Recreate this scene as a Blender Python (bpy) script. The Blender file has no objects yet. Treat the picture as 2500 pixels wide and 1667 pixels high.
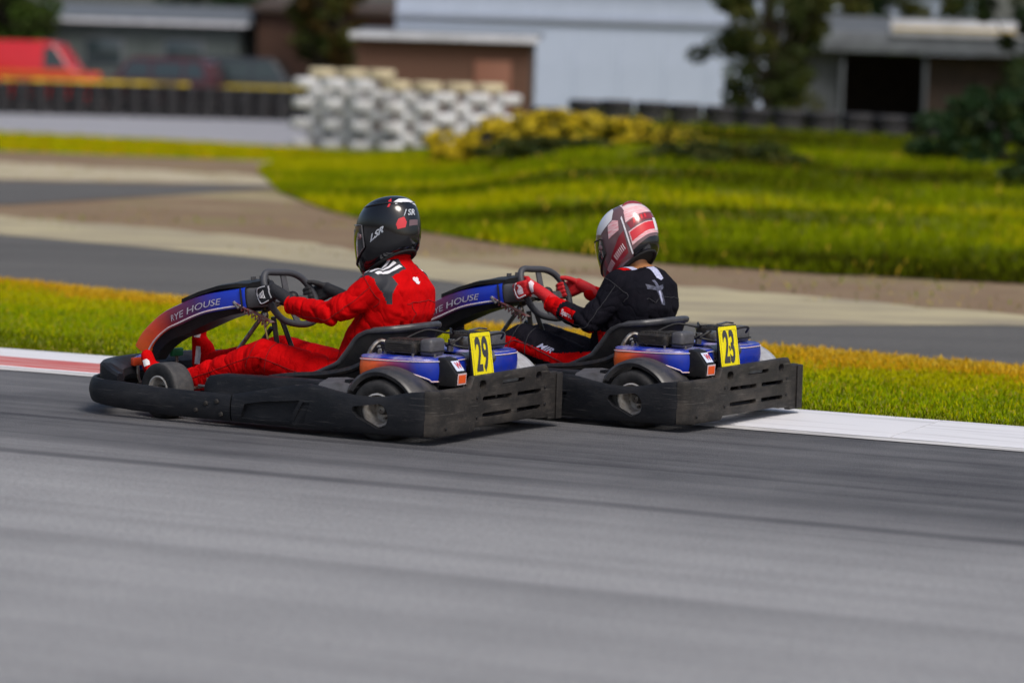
import bpy, bmesh, math, random
import numpy as np
from mathutils import Vector, Matrix, noise
from mathutils.bvhtree import BVHTree

R = math.radians
sc = bpy.context.scene
C = sc.collection
random.seed(7)
rng = np.random.default_rng(7)

# ------------------------------------------------------------------ camera
cam_d = bpy.data.cameras.new('camera')
cam = bpy.data.objects.new('camera', cam_d)
C.objects.link(cam)
PITCH = math.atan((833.5 - 190.0) / 7800.0)
ROLL = R(1.8)
fw = Vector((0, math.cos(PITCH), -math.sin(PITCH)))
rt0 = Vector((1, 0, 0)); up0 = rt0.cross(fw)
rt = math.cos(ROLL) * rt0 + math.sin(ROLL) * up0
up = -math.sin(ROLL) * rt0 + math.cos(ROLL) * up0
M = Matrix.Identity(4)
for i in range(3):
    M[i][0] = rt[i]; M[i][1] = up[i]; M[i][2] = -fw[i]
M.translation = (0, 0, 1.65)
cam.matrix_world = M
cam_d.sensor_width = 36.0
cam_d.lens = 7800.0 / 2500.0 * 36.0
cam_d.clip_end = 3000.0
cam_d.clip_start = 0.1
cam_d.dof.use_dof = True
cam_d.dof.focus_distance = 15.2
cam_d.dof.aperture_fstop = 1.6
sc.camera = cam

# ------------------------------------------------------------------ light
SUN_EL, SUN_AZ = R(52), R(148)      # azimuth clockwise from +Y: light from the right, behind the camera
world = bpy.data.worlds.new('World'); sc.world = world
world.use_nodes = True
wn = world.node_tree
bg = wn.nodes['Background']
sky = wn.nodes.new('ShaderNodeTexSky')
sky.sky_type = 'NISHITA'
sky.sun_disc = False
sky.sun_elevation = SUN_EL
sky.sun_rotation = SUN_AZ
sky.dust_density = 4.0
sky.air_density = 1.0
sky.ozone_density = 1.0
wn.links.new(sky.outputs[0], bg.inputs[0])
bg.inputs[1].default_value = 0.11
sun_d = bpy.data.lights.new('sun', 'SUN')
sun_d.energy = 2.0
sun_d.angle = R(24)
sun_d.color = (1.0, 0.96, 0.9)
sun = bpy.data.objects.new('sun', sun_d)
C.objects.link(sun)
sdir = Vector((math.sin(SUN_AZ) * math.cos(SUN_EL), math.cos(SUN_AZ) * math.cos(SUN_EL), math.sin(SUN_EL)))
sun.rotation_euler = (-sdir).to_track_quat('-Z', 'Y').to_euler()
vs = sc.view_settings
vs.view_transform = 'Standard'
vs.look = 'None'
vs.gamma = 1.0
vs.exposure = 0.10

# ------------------------------------------------------------------ materials
MATS = {}
def mat(name, col, rough=0.6, metal=0.0, col2=None, scale=20.0, stretch=(1, 1, 1), lo=0.4, hi=0.65,
        bump=0.0, bscale=60.0, spec=0.5, coat=0.0, sheen=0.0, rough2=None):
    if name in MATS: return MATS[name]
    m = bpy.data.materials.new(name); m.use_nodes = True
    t = m.node_tree; b = t.nodes['Principled BSDF']
    b.inputs['Base Color'].default_value = (*col, 1)
    b.inputs['Roughness'].default_value = rough
    b.inputs['Metallic'].default_value = metal
    b.inputs['Specular IOR Level'].default_value = spec
    b.inputs['Coat Weight'].default_value = coat
    b.inputs['Sheen Weight'].default_value = sheen
    if col2 is not None or bump:
        tc = t.nodes.new('ShaderNodeTexCoord'); mp = t.nodes.new('ShaderNodeMapping')
        mp.inputs['Scale'].default_value = stretch
        t.links.new(tc.outputs['Object'], mp.inputs[0])
    if col2 is not None:
        n = t.nodes.new('ShaderNodeTexNoise'); n.inputs['Scale'].default_value = scale
        n.inputs['Detail'].default_value = 8.0; n.inputs['Roughness'].default_value = 0.65
        t.links.new(mp.outputs[0], n.inputs['Vector'])
        r = t.nodes.new('ShaderNodeValToRGB')
        r.color_ramp.elements[0].position = lo; r.color_ramp.elements[1].position = hi
        r.color_ramp.elements[0].color = (*col, 1); r.color_ramp.elements[1].color = (*col2, 1)
        t.links.new(n.outputs[0], r.inputs[0]); t.links.new(r.outputs[0], b.inputs['Base Color'])
        if rough2 is not None:
            mr = t.nodes.new('ShaderNodeMapRange'); mr.inputs[1].default_value = lo; mr.inputs[2].default_value = hi
            mr.inputs[3].default_value = rough; mr.inputs[4].default_value = rough2
            t.links.new(n.outputs[0], mr.inputs[0]); t.links.new(mr.outputs[0], b.inputs['Roughness'])
    if bump:
        n2 = t.nodes.new('ShaderNodeTexNoise'); n2.inputs['Scale'].default_value = bscale
        n2.inputs['Detail'].default_value = 5.0
        t.links.new(mp.outputs[0], n2.inputs['Vector'])
        bp = t.nodes.new('ShaderNodeBump'); bp.inputs['Strength'].default_value = bump
        bp.inputs['Distance'].default_value = 0.01
        t.links.new(n2.outputs[0], bp.inputs['Height']); t.links.new(bp.outputs[0], b.inputs['Normal'])
    MATS[name] = m
    return m

def ramp_uv_mat(name, stops, rough=0.35, coat=0.3, dirt=0.25, pink=True):
    """sticker vinyl: colour bands along the U of the uv map, grime on top"""
    m = bpy.data.materials.new(name); m.use_nodes = True
    t = m.node_tree; b = t.nodes['Principled BSDF']
    uv = t.nodes.new('ShaderNodeUVMap'); sp = t.nodes.new('ShaderNodeSeparateXYZ')
    t.links.new(uv.outputs[0], sp.inputs[0])
    r = t.nodes.new('ShaderNodeValToRGB')
    el = r.color_ramp.elements
    el[0].position = stops[0][0]; el[0].color = (*stops[0][1], 1)
    el[1].position = stops[-1][0]; el[1].color = (*stops[-1][1], 1)
    for p, c in stops[1:-1]:
        e = el.new(p); e.color = (*c, 1)
    t.links.new(sp.outputs[0], r.inputs[0])
    tc = t.nodes.new('ShaderNodeTexCoord')
    n = t.nodes.new('ShaderNodeTexNoise'); n.inputs['Scale'].default_value = 26.0; n.inputs['Detail'].default_value = 8.0
    t.links.new(tc.outputs['Object'], n.inputs['Vector'])
    mr = t.nodes.new('ShaderNodeMapRange'); mr.inputs[1].default_value = 0.52; mr.inputs[2].default_value = 0.75
    mr.inputs[4].default_value = dirt * 2
    t.links.new(n.outputs[0], mr.inputs[0])
    mx = t.nodes.new('ShaderNodeMix'); mx.data_type = 'RGBA'
    mx.inputs[7].default_value = (0.05, 0.045, 0.045, 1)
    t.links.new(mr.outputs[0], mx.inputs[0]); t.links.new(r.outputs[0], mx.inputs[6])
    t.links.new(mx.outputs[2], b.inputs['Base Color'])
    b.inputs['Roughness'].default_value = rough; b.inputs['Coat Weight'].default_value = coat
    MATS[name] = m
    return m

def cloth(name, col, col2):
    """overall fabric: woven grain plus soft folds in the relief"""
    m = mat(name, col, 0.86, col2=col2, scale=8, spec=0.08)
    t = m.node_tree; b = t.nodes['Principled BSDF']
    tc = t.nodes.new('ShaderNodeTexCoord')
    mp = t.nodes.new('ShaderNodeMapping'); mp.inputs['Scale'].default_value = (1.5, 0.8, 0.8); mp.inputs['Rotation'].default_value = (0.3, 0.7, 0.2)
    t.links.new(tc.outputs['Object'], mp.inputs[0])
    n1 = t.nodes.new('ShaderNodeTexNoise'); n1.inputs['Scale'].default_value = 6.5; n1.inputs['Detail'].default_value = 2.0; n1.inputs['Distortion'].default_value = 0.9
    n2 = t.nodes.new('ShaderNodeTexNoise'); n2.inputs['Scale'].default_value = 480.0
    t.links.new(mp.outputs[0], n1.inputs['Vector']); t.links.new(tc.outputs['Object'], n2.inputs['Vector'])
    ab = t.nodes.new('ShaderNodeMath'); ab.operation = 'SUBTRACT'; ab.inputs[1].default_value = 0.5; t.links.new(n1.outputs[0], ab.inputs[0])
    ab2 = t.nodes.new('ShaderNodeMath'); ab2.operation = 'ABSOLUTE'; t.links.new(ab.outputs[0], ab2.inputs[0])
    pw = t.nodes.new('ShaderNodeMath'); pw.operation = 'POWER'; pw.inputs[1].default_value = 0.7; t.links.new(ab2.outputs[0], pw.inputs[0])
    b1 = t.nodes.new('ShaderNodeBump'); b1.inputs['Strength'].default_value = 0.42; b1.inputs['Distance'].default_value = 0.05
    b2 = t.nodes.new('ShaderNodeBump'); b2.inputs['Strength'].default_value = 0.2; b2.inputs['Distance'].default_value = 0.004
    t.links.new(pw.outputs[0], b1.inputs['Height']); t.links.new(n2.outputs[0], b2.inputs['Height'])
    t.links.new(b1.outputs[0], b2.inputs['Normal']); t.links.new(b2.outputs[0], b.inputs['Normal'])
    return m

def scuffed(name, col, dust, scratch, rough=0.42, spec=0.3, amt=0.8):
    """moulded plastic with dust blooms, rubbed patches and long thin scratches"""
    m = bpy.data.materials.new(name); m.use_nodes = True
    t = m.node_tree; b = t.nodes['Principled BSDF']
    tc = t.nodes.new('ShaderNodeTexCoord')
    def nz(scale, st, det=6, rg=0.65):
        mp = t.nodes.new('ShaderNodeMapping'); mp.inputs['Scale'].default_value = st; t.links.new(tc.outputs['Object'], mp.inputs[0])
        n = t.nodes.new('ShaderNodeTexNoise'); n.inputs['Scale'].default_value = scale; n.inputs['Detail'].default_value = det; n.inputs['Roughness'].default_value = rg
        t.links.new(mp.outputs[0], n.inputs['Vector']); return n.outputs[0]
    def mr(v, a, b_, c, d):
        n = t.nodes.new('ShaderNodeMapRange')
        for i, q in enumerate((a, b_, c, d)): n.inputs[i + 1].default_value = q
        t.links.new(v, n.inputs[0]); return n.outputs[0]
    def mx(f, a, b_):
        n = t.nodes.new('ShaderNodeMix'); n.data_type = 'RGBA'; t.links.new(f, n.inputs[0])
        for i, q in ((6, a), (7, b_)):
            if isinstance(q, tuple): n.inputs[i].default_value = (*q, 1)
            else: t.links.new(q, n.inputs[i])
        return n.outputs[2]
    c = mx(mr(nz(6, (1, 1, 2.2)), 0.45, 0.78, 0, 1), col, dust)
    s1 = mr(nz(5, (1.2, 1.2, 34), 3), 0.635, 0.66, 0, amt); s2 = mr(nz(9, (1.5, 1.5, 60), 3), 0.655, 0.68, 0, amt * 0.8)
    c = mx(s1, c, scratch); c = mx(s2, c, scratch)
    c = mx(mr(nz(30, (1, 1, 1), 4), 0.66, 0.72, 0, amt * 0.7), c, scratch)
    t.links.new(c, b.inputs['Base Color'])
    t.links.new(mr(nz(7, (1, 1, 3)), 0.35, 0.7, rough, rough + 0.25), b.inputs['Roughness'])
    b.inputs['Specular IOR Level'].default_value = spec
    bp = t.nodes.new('ShaderNodeBump'); bp.inputs['Strength'].default_value = 0.25; bp.inputs['Distance'].default_value = 0.006
    t.links.new(nz(70, (1, 1, 1.5), 4), bp.inputs['Height']); t.links.new(bp.outputs[0], b.inputs['Normal'])
    MATS[name] = m
    return m
BLACK = scuffed('black_plastic', (0.0080, 0.0092, 0.0125), (0.022, 0.022, 0.025), (0.060, 0.058, 0.060), amt=0.55)
DUSTY = scuffed('dusty_plastic', (0.022, 0.020, 0.019), (0.070, 0.060, 0.052), (0.12, 0.11, 0.10), 0.5, amt=0.6)
DARK = mat('dark_plastic', (0.008, 0.008, 0.010), 0.5, col2=(0.018, 0.017, 0.017), scale=15, spec=0.3)
GREYP = mat('grey_plastic', (0.085, 0.085, 0.095), 0.5, col2=(0.055, 0.053, 0.055), scale=18)
PALEP_SHEEN = mat('pale_grey_plastic_and_sheen', (0.42, 0.43, 0.46), 0.45, col2=(0.28, 0.27, 0.27), scale=14)  # on the right mudguard this pale tone stands in for sky reflection
RUBBER = mat('tyre_rubber', (0.012, 0.012, 0.013), 0.7, col2=(0.032, 0.031, 0.032), scale=22, bump=0.15, bscale=140)
TREAD = mat('tyre_tread', (0.035, 0.035, 0.038), 0.75, col2=(0.06, 0.058, 0.058), scale=30, bump=0.2, bscale=160)
ALLOY = mat('rim_alloy', (0.62, 0.60, 0.58), 0.40, 0.45, col2=(0.34, 0.30, 0.26), scale=30)
STEEL = mat('steel', (0.36, 0.35, 0.33), 0.35, 0.9, col2=(0.15, 0.11, 0.08), scale=35)
BRASS = mat('brass', (0.55, 0.42, 0.18), 0.35, 0.9)
FRAMEB = mat('frame_black', (0.012, 0.012, 0.014), 0.35, col2=(0.03, 0.025, 0.022), scale=40)
ENGB = mat('engine_black', (0.016, 0.015, 0.015), 0.5, col2=(0.07, 0.06, 0.05), scale=40, lo=0.45, hi=0.8, bump=0.2, bscale=100)
WRIM = mat('wheel_grip', (0.05, 0.052, 0.062), 0.55, bump=0.15, bscale=300)
REDS = cloth('red_suit', (0.56, 0.0012, 0.0025), (0.46, 0.001, 0.002))
BLKS = cloth('black_suit', (0.006, 0.006, 0.010), (0.010, 0.009, 0.014))
NAVY = mat('panel_black', (0.018, 0.020, 0.028), 0.7, bump=0.1, bscale=400)
WHITEC = mat('white_cloth', (0.80, 0.80, 0.84), 0.65, col2=(0.62, 0.60, 0.66), scale=60)
LILAC = mat('lilac_print', (0.34, 0.36, 0.55), 0.6, col2=(0.55, 0.56, 0.72), scale=90)
PINKW = mat('pink_white_print', (0.80, 0.62, 0.66), 0.5, col2=(0.85, 0.80, 0.84), scale=120)
SKIN = mat('skin', (0.42, 0.19, 0.08), 0.55, col2=(0.36, 0.155, 0.065), scale=30)
HBLK = mat('helmet_black', (0.0045, 0.005, 0.007), 0.14, coat=0.4, col2=(0.008, 0.0085, 0.011), scale=6)
HLINE = mat('helmet_liner', (0.008, 0.008, 0.009), 0.85)
VISOR = mat('visor_smoke', (0.012, 0.014, 0.018), 0.06, coat=1.0)
CLEARE = mat('visor_edge', (0.10, 0.10, 0.11), 0.15)
HWHT = mat('helmet_white', (0.80, 0.80, 0.83), 0.18, coat=0.6)
HRED = mat('helmet_red', (0.62, 0.02, 0.03), 0.18, coat=0.6)
HPNK = mat('helmet_pink', (0.75, 0.30, 0.34), 0.2, coat=0.6, col2=(0.82, 0.66, 0.68), scale=22, stretch=(1, 1, 6))
HGRY = mat('helmet_grey', (0.15, 0.085, 0.095), 0.2, coat=0.6)
HDRD = mat('helmet_dark_red', (0.24, 0.02, 0.03), 0.2, coat=0.6)
YELP = mat('plate_yellow', (0.86, 0.74, 0.0), 0.4, col2=(0.78, 0.66, 0.0), scale=30)
DIGIT = mat('digit_grey', (0.045, 0.045, 0.05), 0.5)
ORGS = mat('orange_sticker', (0.80, 0.10, 0.012), 0.4)
BLUES = mat('blue_sticker', (0.010, 0.032, 0.34), 0.35, coat=0.3, col2=(0.30, 0.27, 0.42), scale=9, lo=0.45, hi=0.62)
TRIM = mat('pale_trim', (0.72, 0.50, 0.50), 0.4, col2=(0.60, 0.58, 0.66), scale=12)
GREENP = mat('pedal_green', (0.010, 0.13, 0.05), 0.45)
ORGP = mat('pedal_orange', (0.30, 0.03, 0.006), 0.45)
STK = ramp_uv_mat('cover_sticker', [(0.0, (0.90, 0.15, 0.012)), (0.22, (0.85, 0.12, 0.025)), (0.36, (0.26, 0.035, 0.12)), (0.47, (0.05, 0.02, 0.16)), (0.52, (0.006, 0.028, 0.36)), (1.0, (0.005, 0.025, 0.34))], dirt=0.15)
FST = ramp_uv_mat('fairing_sticker', [(0.0, (0.85, 0.13, 0.015)), (0.30, (0.70, 0.06, 0.02)), (0.50, (0.22, 0.015, 0.03)), (0.68, (0.06, 0.012, 0.09)), (0.82, (0.01, 0.03, 0.42)), (1.0, (0.008, 0.05, 0.62))], dirt=0.1)

# ------------------------------------------------------------------ mesh helpers
def new_obj(name, me, parent=None, matl=None):
    o = bpy.data.objects.new(name, me); C.objects.link(o)
    if matl is not None:
        for m in (matl if isinstance(matl, (list, tuple)) else [matl]): me.materials.append(m)
    if parent is not None: o.parent = parent
    return o

def smooth(me, ang=35):
    me.polygons.foreach_set('use_smooth', np.ones(len(me.polygons), dtype=bool))
    try: me.set_sharp_from_angle(angle=R(ang))
    except Exception: pass
    me.update()

def mesh(name, vs, fs, ang=35):
    me = bpy.data.meshes.new(name)
    me.from_pydata([tuple(v) for v in vs], [], fs); me.update()
    if ang: smooth(me, ang)
    return me

class MB:
    def __init__(s): s.v = []; s.f = []
    def add(s, vs, fs):
        b = len(s.v); s.v += [tuple(v) for v in vs]; s.f += [tuple(b + i for i in f) for f in fs]
        return s
    def box(s, c, d, rot=None):
        x, y, z = (q / 2 for q in d); c = Vector(c)
        vs = [Vector(p) for p in ((-x,-y,-z),(x,-y,-z),(x,y,-z),(-x,y,-z),(-x,-y,z),(x,-y,z),(x,y,z),(-x,y,z))]
        if rot is not None: vs = [rot @ v for v in vs]
        return s.add([v + c for v in vs], [(0,3,2,1),(4,5,6,7),(0,1,5,4),(1,2,6,5),(2,3,7,6),(3,0,4,7)])
    def tube(s, pts, r, n=10, closed=False, flat=None):
        pts = [Vector(p) for p in pts]; m = len(pts)
        rs = r if isinstance(r, (list, tuple)) else [r] * m
        vs = []; prev = None
        for i, p in enumerate(pts):
            if closed: t = pts[(i + 1) % m] - pts[i - 1]
            else: t = pts[min(i + 1, m - 1)] - pts[max(i - 1, 0)]
            t = t.normalized()
            if prev is None:
                a = Vector((0, 0, 1)) if abs(t.z) < 0.9 else Vector((1, 0, 0))
                u = t.cross(a).normalized()
            else:
                u = (prev - t * prev.dot(t)).normalized()
            prev = u; w = t.cross(u)
            for k in range(n):
                an = 2 * math.pi * k / n
                vs.append(p + rs[i] * (math.cos(an) * u + math.sin(an) * w))
        fs = []
        for i in range(m if closed else m - 1):
            a = i * n; b = ((i + 1) % m) * n
            for k in range(n):
                fs.append((a + k, a + (k + 1) % n, b + (k + 1) % n, b + k))
        if not closed:
            fs.append(tuple(reversed(range(n)))); fs.append(tuple((m - 1) * n + k for k in range(n)))
        return s.add(vs, fs)
    def loft(s, rings, closed=True, cap=True):
        n = len(rings[0]); vs = [p for r in rings for p in r]; fs = []
        for i in range(len(rings) - 1):
            for k in range(n if closed else n - 1):
                a = i * n + k; b = i * n + (k + 1) % n
                fs.append((a, b, b + n, a + n))
        if cap and closed:
            fs.append(tuple(reversed(range(n)))); fs.append(tuple((len(rings) - 1) * n + k for k in range(n)))
        return s.add(vs, fs)
    def lathe(s, prof, n=32, M=None, closed=True):
        """profile [(radius, y)] about the y axis"""
        vs = []; fs = []; m = len(prof)
        for k in range(n):
            a = 2 * math.pi * k / n
            for r, y in prof:
                v = Vector((r * math.cos(a), y, r * math.sin(a)))
                vs.append(M @ v if M is not None else v)
        for k in range(n):
            for i in range(m if closed else m - 1):
                a = k * m + i; b = k * m + (i + 1) % m; c = ((k + 1) % n) * m
                fs.append((a, b, c + (i + 1) % m, c + i))
        return s.add(vs, fs)
    def sphere(s, c, rad, n=12, m=8, rot=None):
        c = Vector(c); rad = Vector(rad) if not isinstance(rad, (int, float)) else Vector((rad,) * 3)
        rings = []
        for i in range(m + 1):
            th = math.pi * i / m; th = min(max(th, 0.02), math.pi - 0.02)
            ring = []
            for k in range(n):
                a = 2 * math.pi * k / n
                v = Vector((rad.x * math.sin(th) * math.cos(a), rad.y * math.sin(th) * math.sin(a), -rad.z * math.cos(th)))
                ring.append(c + (rot @ v if rot is not None else v))
            rings.append(ring)
        return s.loft(rings)
    def capsule(s, A, B, ra, rb, n=14):
        A = Vector(A); B = Vector(B); t = (B - A); L = t.length; t = t / max(L, 1e-6)
        a = Vector((0, 0, 1)) if abs(t.z) < 0.9 else Vector((1, 0, 0))
        u = t.cross(a).normalized(); w = t.cross(u)
        st = [(A - t * ra * math.cos(q), ra * math.sin(q)) for q in (0.05, 0.4, 0.8, 1.2, 1.5708)]
        st += [(B + t * rb * math.cos(q), rb * math.sin(q)) for q in (1.5708, 1.2, 0.8, 0.4, 0.05)]
        rings = [[p + r * (math.cos(2 * math.pi * k / n) * u + math.sin(2 * math.pi * k / n) * w) for k in range(n)] for p, r in st]
        return s.loft(rings)
    def chain(s, pts):
        for (a, ra), (b, rb) in zip(pts[:-1], pts[1:]): s.capsule(a, b, ra, rb)
        return s
    def mesh(s, name, ang=35):
        me = mesh(name, s.v, s.f, ang=0)
        bm = bmesh.new(); bm.from_mesh(me); bmesh.ops.recalc_face_normals(bm, faces=bm.faces[:]); bm.to_mesh(me); bm.free()
        if ang: smooth(me, ang)
        return me
    def build(s, name, matl, parent=None, ang=35):
        return new_obj(name, s.mesh(name, ang), parent, matl)

def eval_mods(me, mods):
    o = bpy.data.objects.new('tmp', me); C.objects.link(o)
    for typ, kw in mods:
        m = o.modifiers.new(typ, typ)
        for k, v in kw.items(): setattr(m, k, v)
    bpy.context.view_layer.update()
    dg = bpy.context.evaluated_depsgraph_get()
    r = bpy.data.meshes.new_from_object(o.evaluated_get(dg))
    bpy.data.objects.remove(o)
    return r

def bevelled(mb, w, seg=2, ang=40):
    me = mb.mesh('tmp', 0)
    bm = bmesh.new(); bm.from_mesh(me)
    es = [e for e in bm.edges if len(e.link_faces) == 2 and e.calc_face_angle(0) > R(30)]
    bmesh.ops.bevel(bm, geom=es, offset=w, segments=seg, affect='EDGES', profile=0.5, clamp_overlap=True)
    bm.to_mesh(me); bm.free(); smooth(me, ang)
    return me

def rbox(name, c, d, w, matl, parent=None, rot=None, seg=2):
    me = bevelled(MB().box(c, d, rot), w, seg); me.name = name
    return new_obj(name, me, parent, matl)

def cut(me, cutters, ang=35):
    tmps = []
    for q in cutters:
        o = bpy.data.objects.new('cutter', q); C.objects.link(o); tmps.append(o)
    r = eval_mods(me, [('BOOLEAN', dict(object=o, operation='DIFFERENCE', solver='EXACT')) for o in tmps])
    for o in tmps: bpy.data.objects.remove(o)
    smooth(r, ang)
    return r

def slot(c, ly, lz, axis='x', depth=0.2, r=None):
    """rounded slot prism, centred on c; ly along the face, lz high"""
    r = min(ly, lz) / 2 * 0.98 if r is None else r
    out = []
    for cx, cz, a0 in ((ly/2-r, lz/2-r, 0), (-ly/2+r, lz/2-r, 90), (-ly/2+r, -lz/2+r, 180), (ly/2-r, -lz/2+r, 270)):
        for k in range(6):
            a = R(a0 + 18 * k); out.append((cx + r * math.cos(a), cz + r * math.sin(a)))
    c = Vector(c); rings = []
    for s_ in (-depth/2, depth/2):
        if axis == 'x': rings.append([c + Vector((s_, u, v)) for u, v in out])
        else: rings.append([c + Vector((u, s_, v)) for u, v in out])
    return MB().loft(rings).mesh('slot', 0)

def resample(pts, n):
    P = np.array(pts, float); d = np.r_[0, np.cumsum(np.linalg.norm(np.diff(P, axis=0), axis=1))]
    t = np.linspace(0, d[-1], n)
    return np.stack([np.interp(t, d, P[:, i]) for i in range(P.shape[1])], 1)

def catmull(pts, n, closed=False):
    P = [Vector(p) for p in pts]; m = len(P); out = []
    segs = m if closed else m - 1
    for i in range(segs):
        if closed: a, b, c, d = P[i-1], P[i], P[(i+1) % m], P[(i+2) % m]
        else: a, b, c, d = P[max(i-1, 0)], P[i], P[i+1], P[min(i+2, m-1)]
        for k in range(n):
            t = k / n
            out.append(0.5 * ((2*b) + (-a + c) * t + (2*a - 5*b + 4*c - d) * t*t + (-a + 3*b - 3*c + d) * t**3))
    if not closed: out.append(P[-1])
    return out

def wall(path, zt, zb, th, rows=6, bulge=0.0, lip=0.008):
    """a plastic skin standing on a plan path; outward is to the LEFT of the walking direction"""
    P = [Vector((p[0], p[1], 0)) for p in path]; m = len(P); rings = []; S = [0]
    for i in range(1, m): S.append(S[-1] + (P[i] - P[i-1]).length)
    for i, p in enumerate(P):
        t = (P[min(i+1, m-1)] - P[max(i-1, 0)]).normalized()
        nrm = Vector((-t.y, t.x, 0))
        a = zt(p.x, p.y); b = zb(p.x, p.y)
        sec = []
        for k in range(rows + 1):
            f = k / rows
            sec.append((bulge * math.sin(math.pi * f), b + lip + (a - b - 2*lip) * f))
        sec += [(-lip*0.7, a), (-th + lip*0.7, a)]
        sec += [(-th, a - lip), (-th, b + lip), (-th + lip*0.7, b), (-lip*0.7, b)]
        rings.append([p + nrm * o + Vector((0, 0, z)) for o, z in sec])
    return MB().loft(rings), S

def text_mesh(txt, size, sx=1.0, bold=0.0, shear=0.0, align='CENTER'):
    cu = bpy.data.curves.new('txt', 'FONT'); cu.body = txt; cu.size = size; cu.offset = bold; cu.shear = shear
    cu.align_x = align; cu.align_y = 'CENTER'; cu.resolution_u = 4
    o = bpy.data.objects.new('txt', cu); C.objects.link(o)
    bpy.context.view_layer.update()
    dg = bpy.context.evaluated_depsgraph_get()
    me = bpy.data.meshes.new_from_object(o.evaluated_get(dg))
    bpy.data.objects.remove(o)
    for v in me.vertices: v.co.x *= sx
    return me

def mapped(name, me, fn, matl, parent=None, maxlen=0.012):
    """lay a flat mesh (text, patch) on a surface with fn(u, v) -> point"""
    bm = bmesh.new(); bm.from_mesh(me)
    bmesh.ops.triangulate(bm, faces=bm.faces[:])
    for _ in range(4):
        es = [e for e in bm.edges if e.calc_length() > maxlen]
        if not es: break
        bmesh.ops.subdivide_edges(bm, edges=es, cuts=1)
        bmesh.ops.triangulate(bm, faces=[f for f in bm.faces if len(f.verts) > 3])
    for v in bm.verts: v.co = fn(v.co.x, v.co.y)
    me.clear_geometry(); bm.to_mesh(me); bm.free(); me.name = name; smooth(me, 60)
    return new_obj(name, me, parent, matl)

def quad_mesh(w, h, n=1):
    return mesh('q', [(-w/2, -h/2, 0), (w/2, -h/2, 0), (w/2, h/2, 0), (-w/2, h/2, 0)], [(0, 1, 2, 3)], 0)

def poly_mesh(pts):
    return mesh('p', [(x, y, 0) for x, y in pts], [tuple(range(len(pts)))], 0)

def empty(name, loc=(0, 0, 0), rz=0.0, label=None, cat=None, group=None):
    o = bpy.data.objects.new(name, None); C.objects.link(o)
    o.location = loc; o.rotation_euler = (0, 0, rz); o.empty_display_size = 0.2
    if label: tag(o, label, cat, group)
    return o

def tag(o, label, cat, group=None):
    o['label'] = label; o['category'] = cat
    if group: o['group'] = group
    return o

def struct(o): o['kind'] = 'structure'; return o
def stuff(o): o['kind'] = 'stuff'; return o

# ------------------------------------------------------------------ setting: ground, tracks, kerb, verge, bank
TP0 = Vector((-0.51, 16.21, 0.0)); TANG = math.atan2(-0.426, 0.905)   # the near track's own frame: x along it, y away from the camera
def tw(x, y): return (TP0.x + 0.905 * x + 0.426 * y, TP0.y - 0.426 * x + 0.905 * y)

def tree_nodes(m):
    t = m.node_tree
    return t, t.nodes['Principled BSDF']
def N(t, typ, **kw):
    n = t.nodes.new(typ)
    for k, v in kw.items(): setattr(n, k, v)
    return n
def noise_tex(t, vec, scale, detail=6, rough=0.6):
    n = N(t, 'ShaderNodeTexNoise'); n.inputs['Scale'].default_value = scale
    n.inputs['Detail'].default_value = detail; n.inputs['Roughness'].default_value = rough
    t.links.new(vec, n.inputs['Vector']); return n.outputs[0]
def mapping(t, vec, scale):
    n = N(t, 'ShaderNodeMapping'); n.inputs['Scale'].default_value = scale
    t.links.new(vec, n.inputs[0]); return n.outputs[0]
def rng_map(t, v, a, b, c, d, smooth_=False):
    n = N(t, 'ShaderNodeMapRange')
    if smooth_: n.interpolation_type = 'SMOOTHSTEP'
    for i, q in enumerate((a, b, c, d)): n.inputs[i + 1].default_value = q
    t.links.new(v, n.inputs[0]); return n.outputs[0]
def math_n(t, op, a, b):
    n = N(t, 'ShaderNodeMath', operation=op)
    for i, q in enumerate((a, b)):
        if isinstance(q, (int, float)): n.inputs[i].default_value = q
        else: t.links.new(q, n.inputs[i])
    return n.outputs[0]
def mixc(t, f, a, b):
    n = N(t, 'ShaderNodeMix', data_type='RGBA')
    for i, q in ((0, f), (6, a), (7, b)):
        if isinstance(q, tuple): n.inputs[i].default_value = (*q, 1)
        elif isinstance(q, (int, float)): n.inputs[i].default_value = q
        else: t.links.new(q, n.inputs[i])
    return n.outputs[2]

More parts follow.
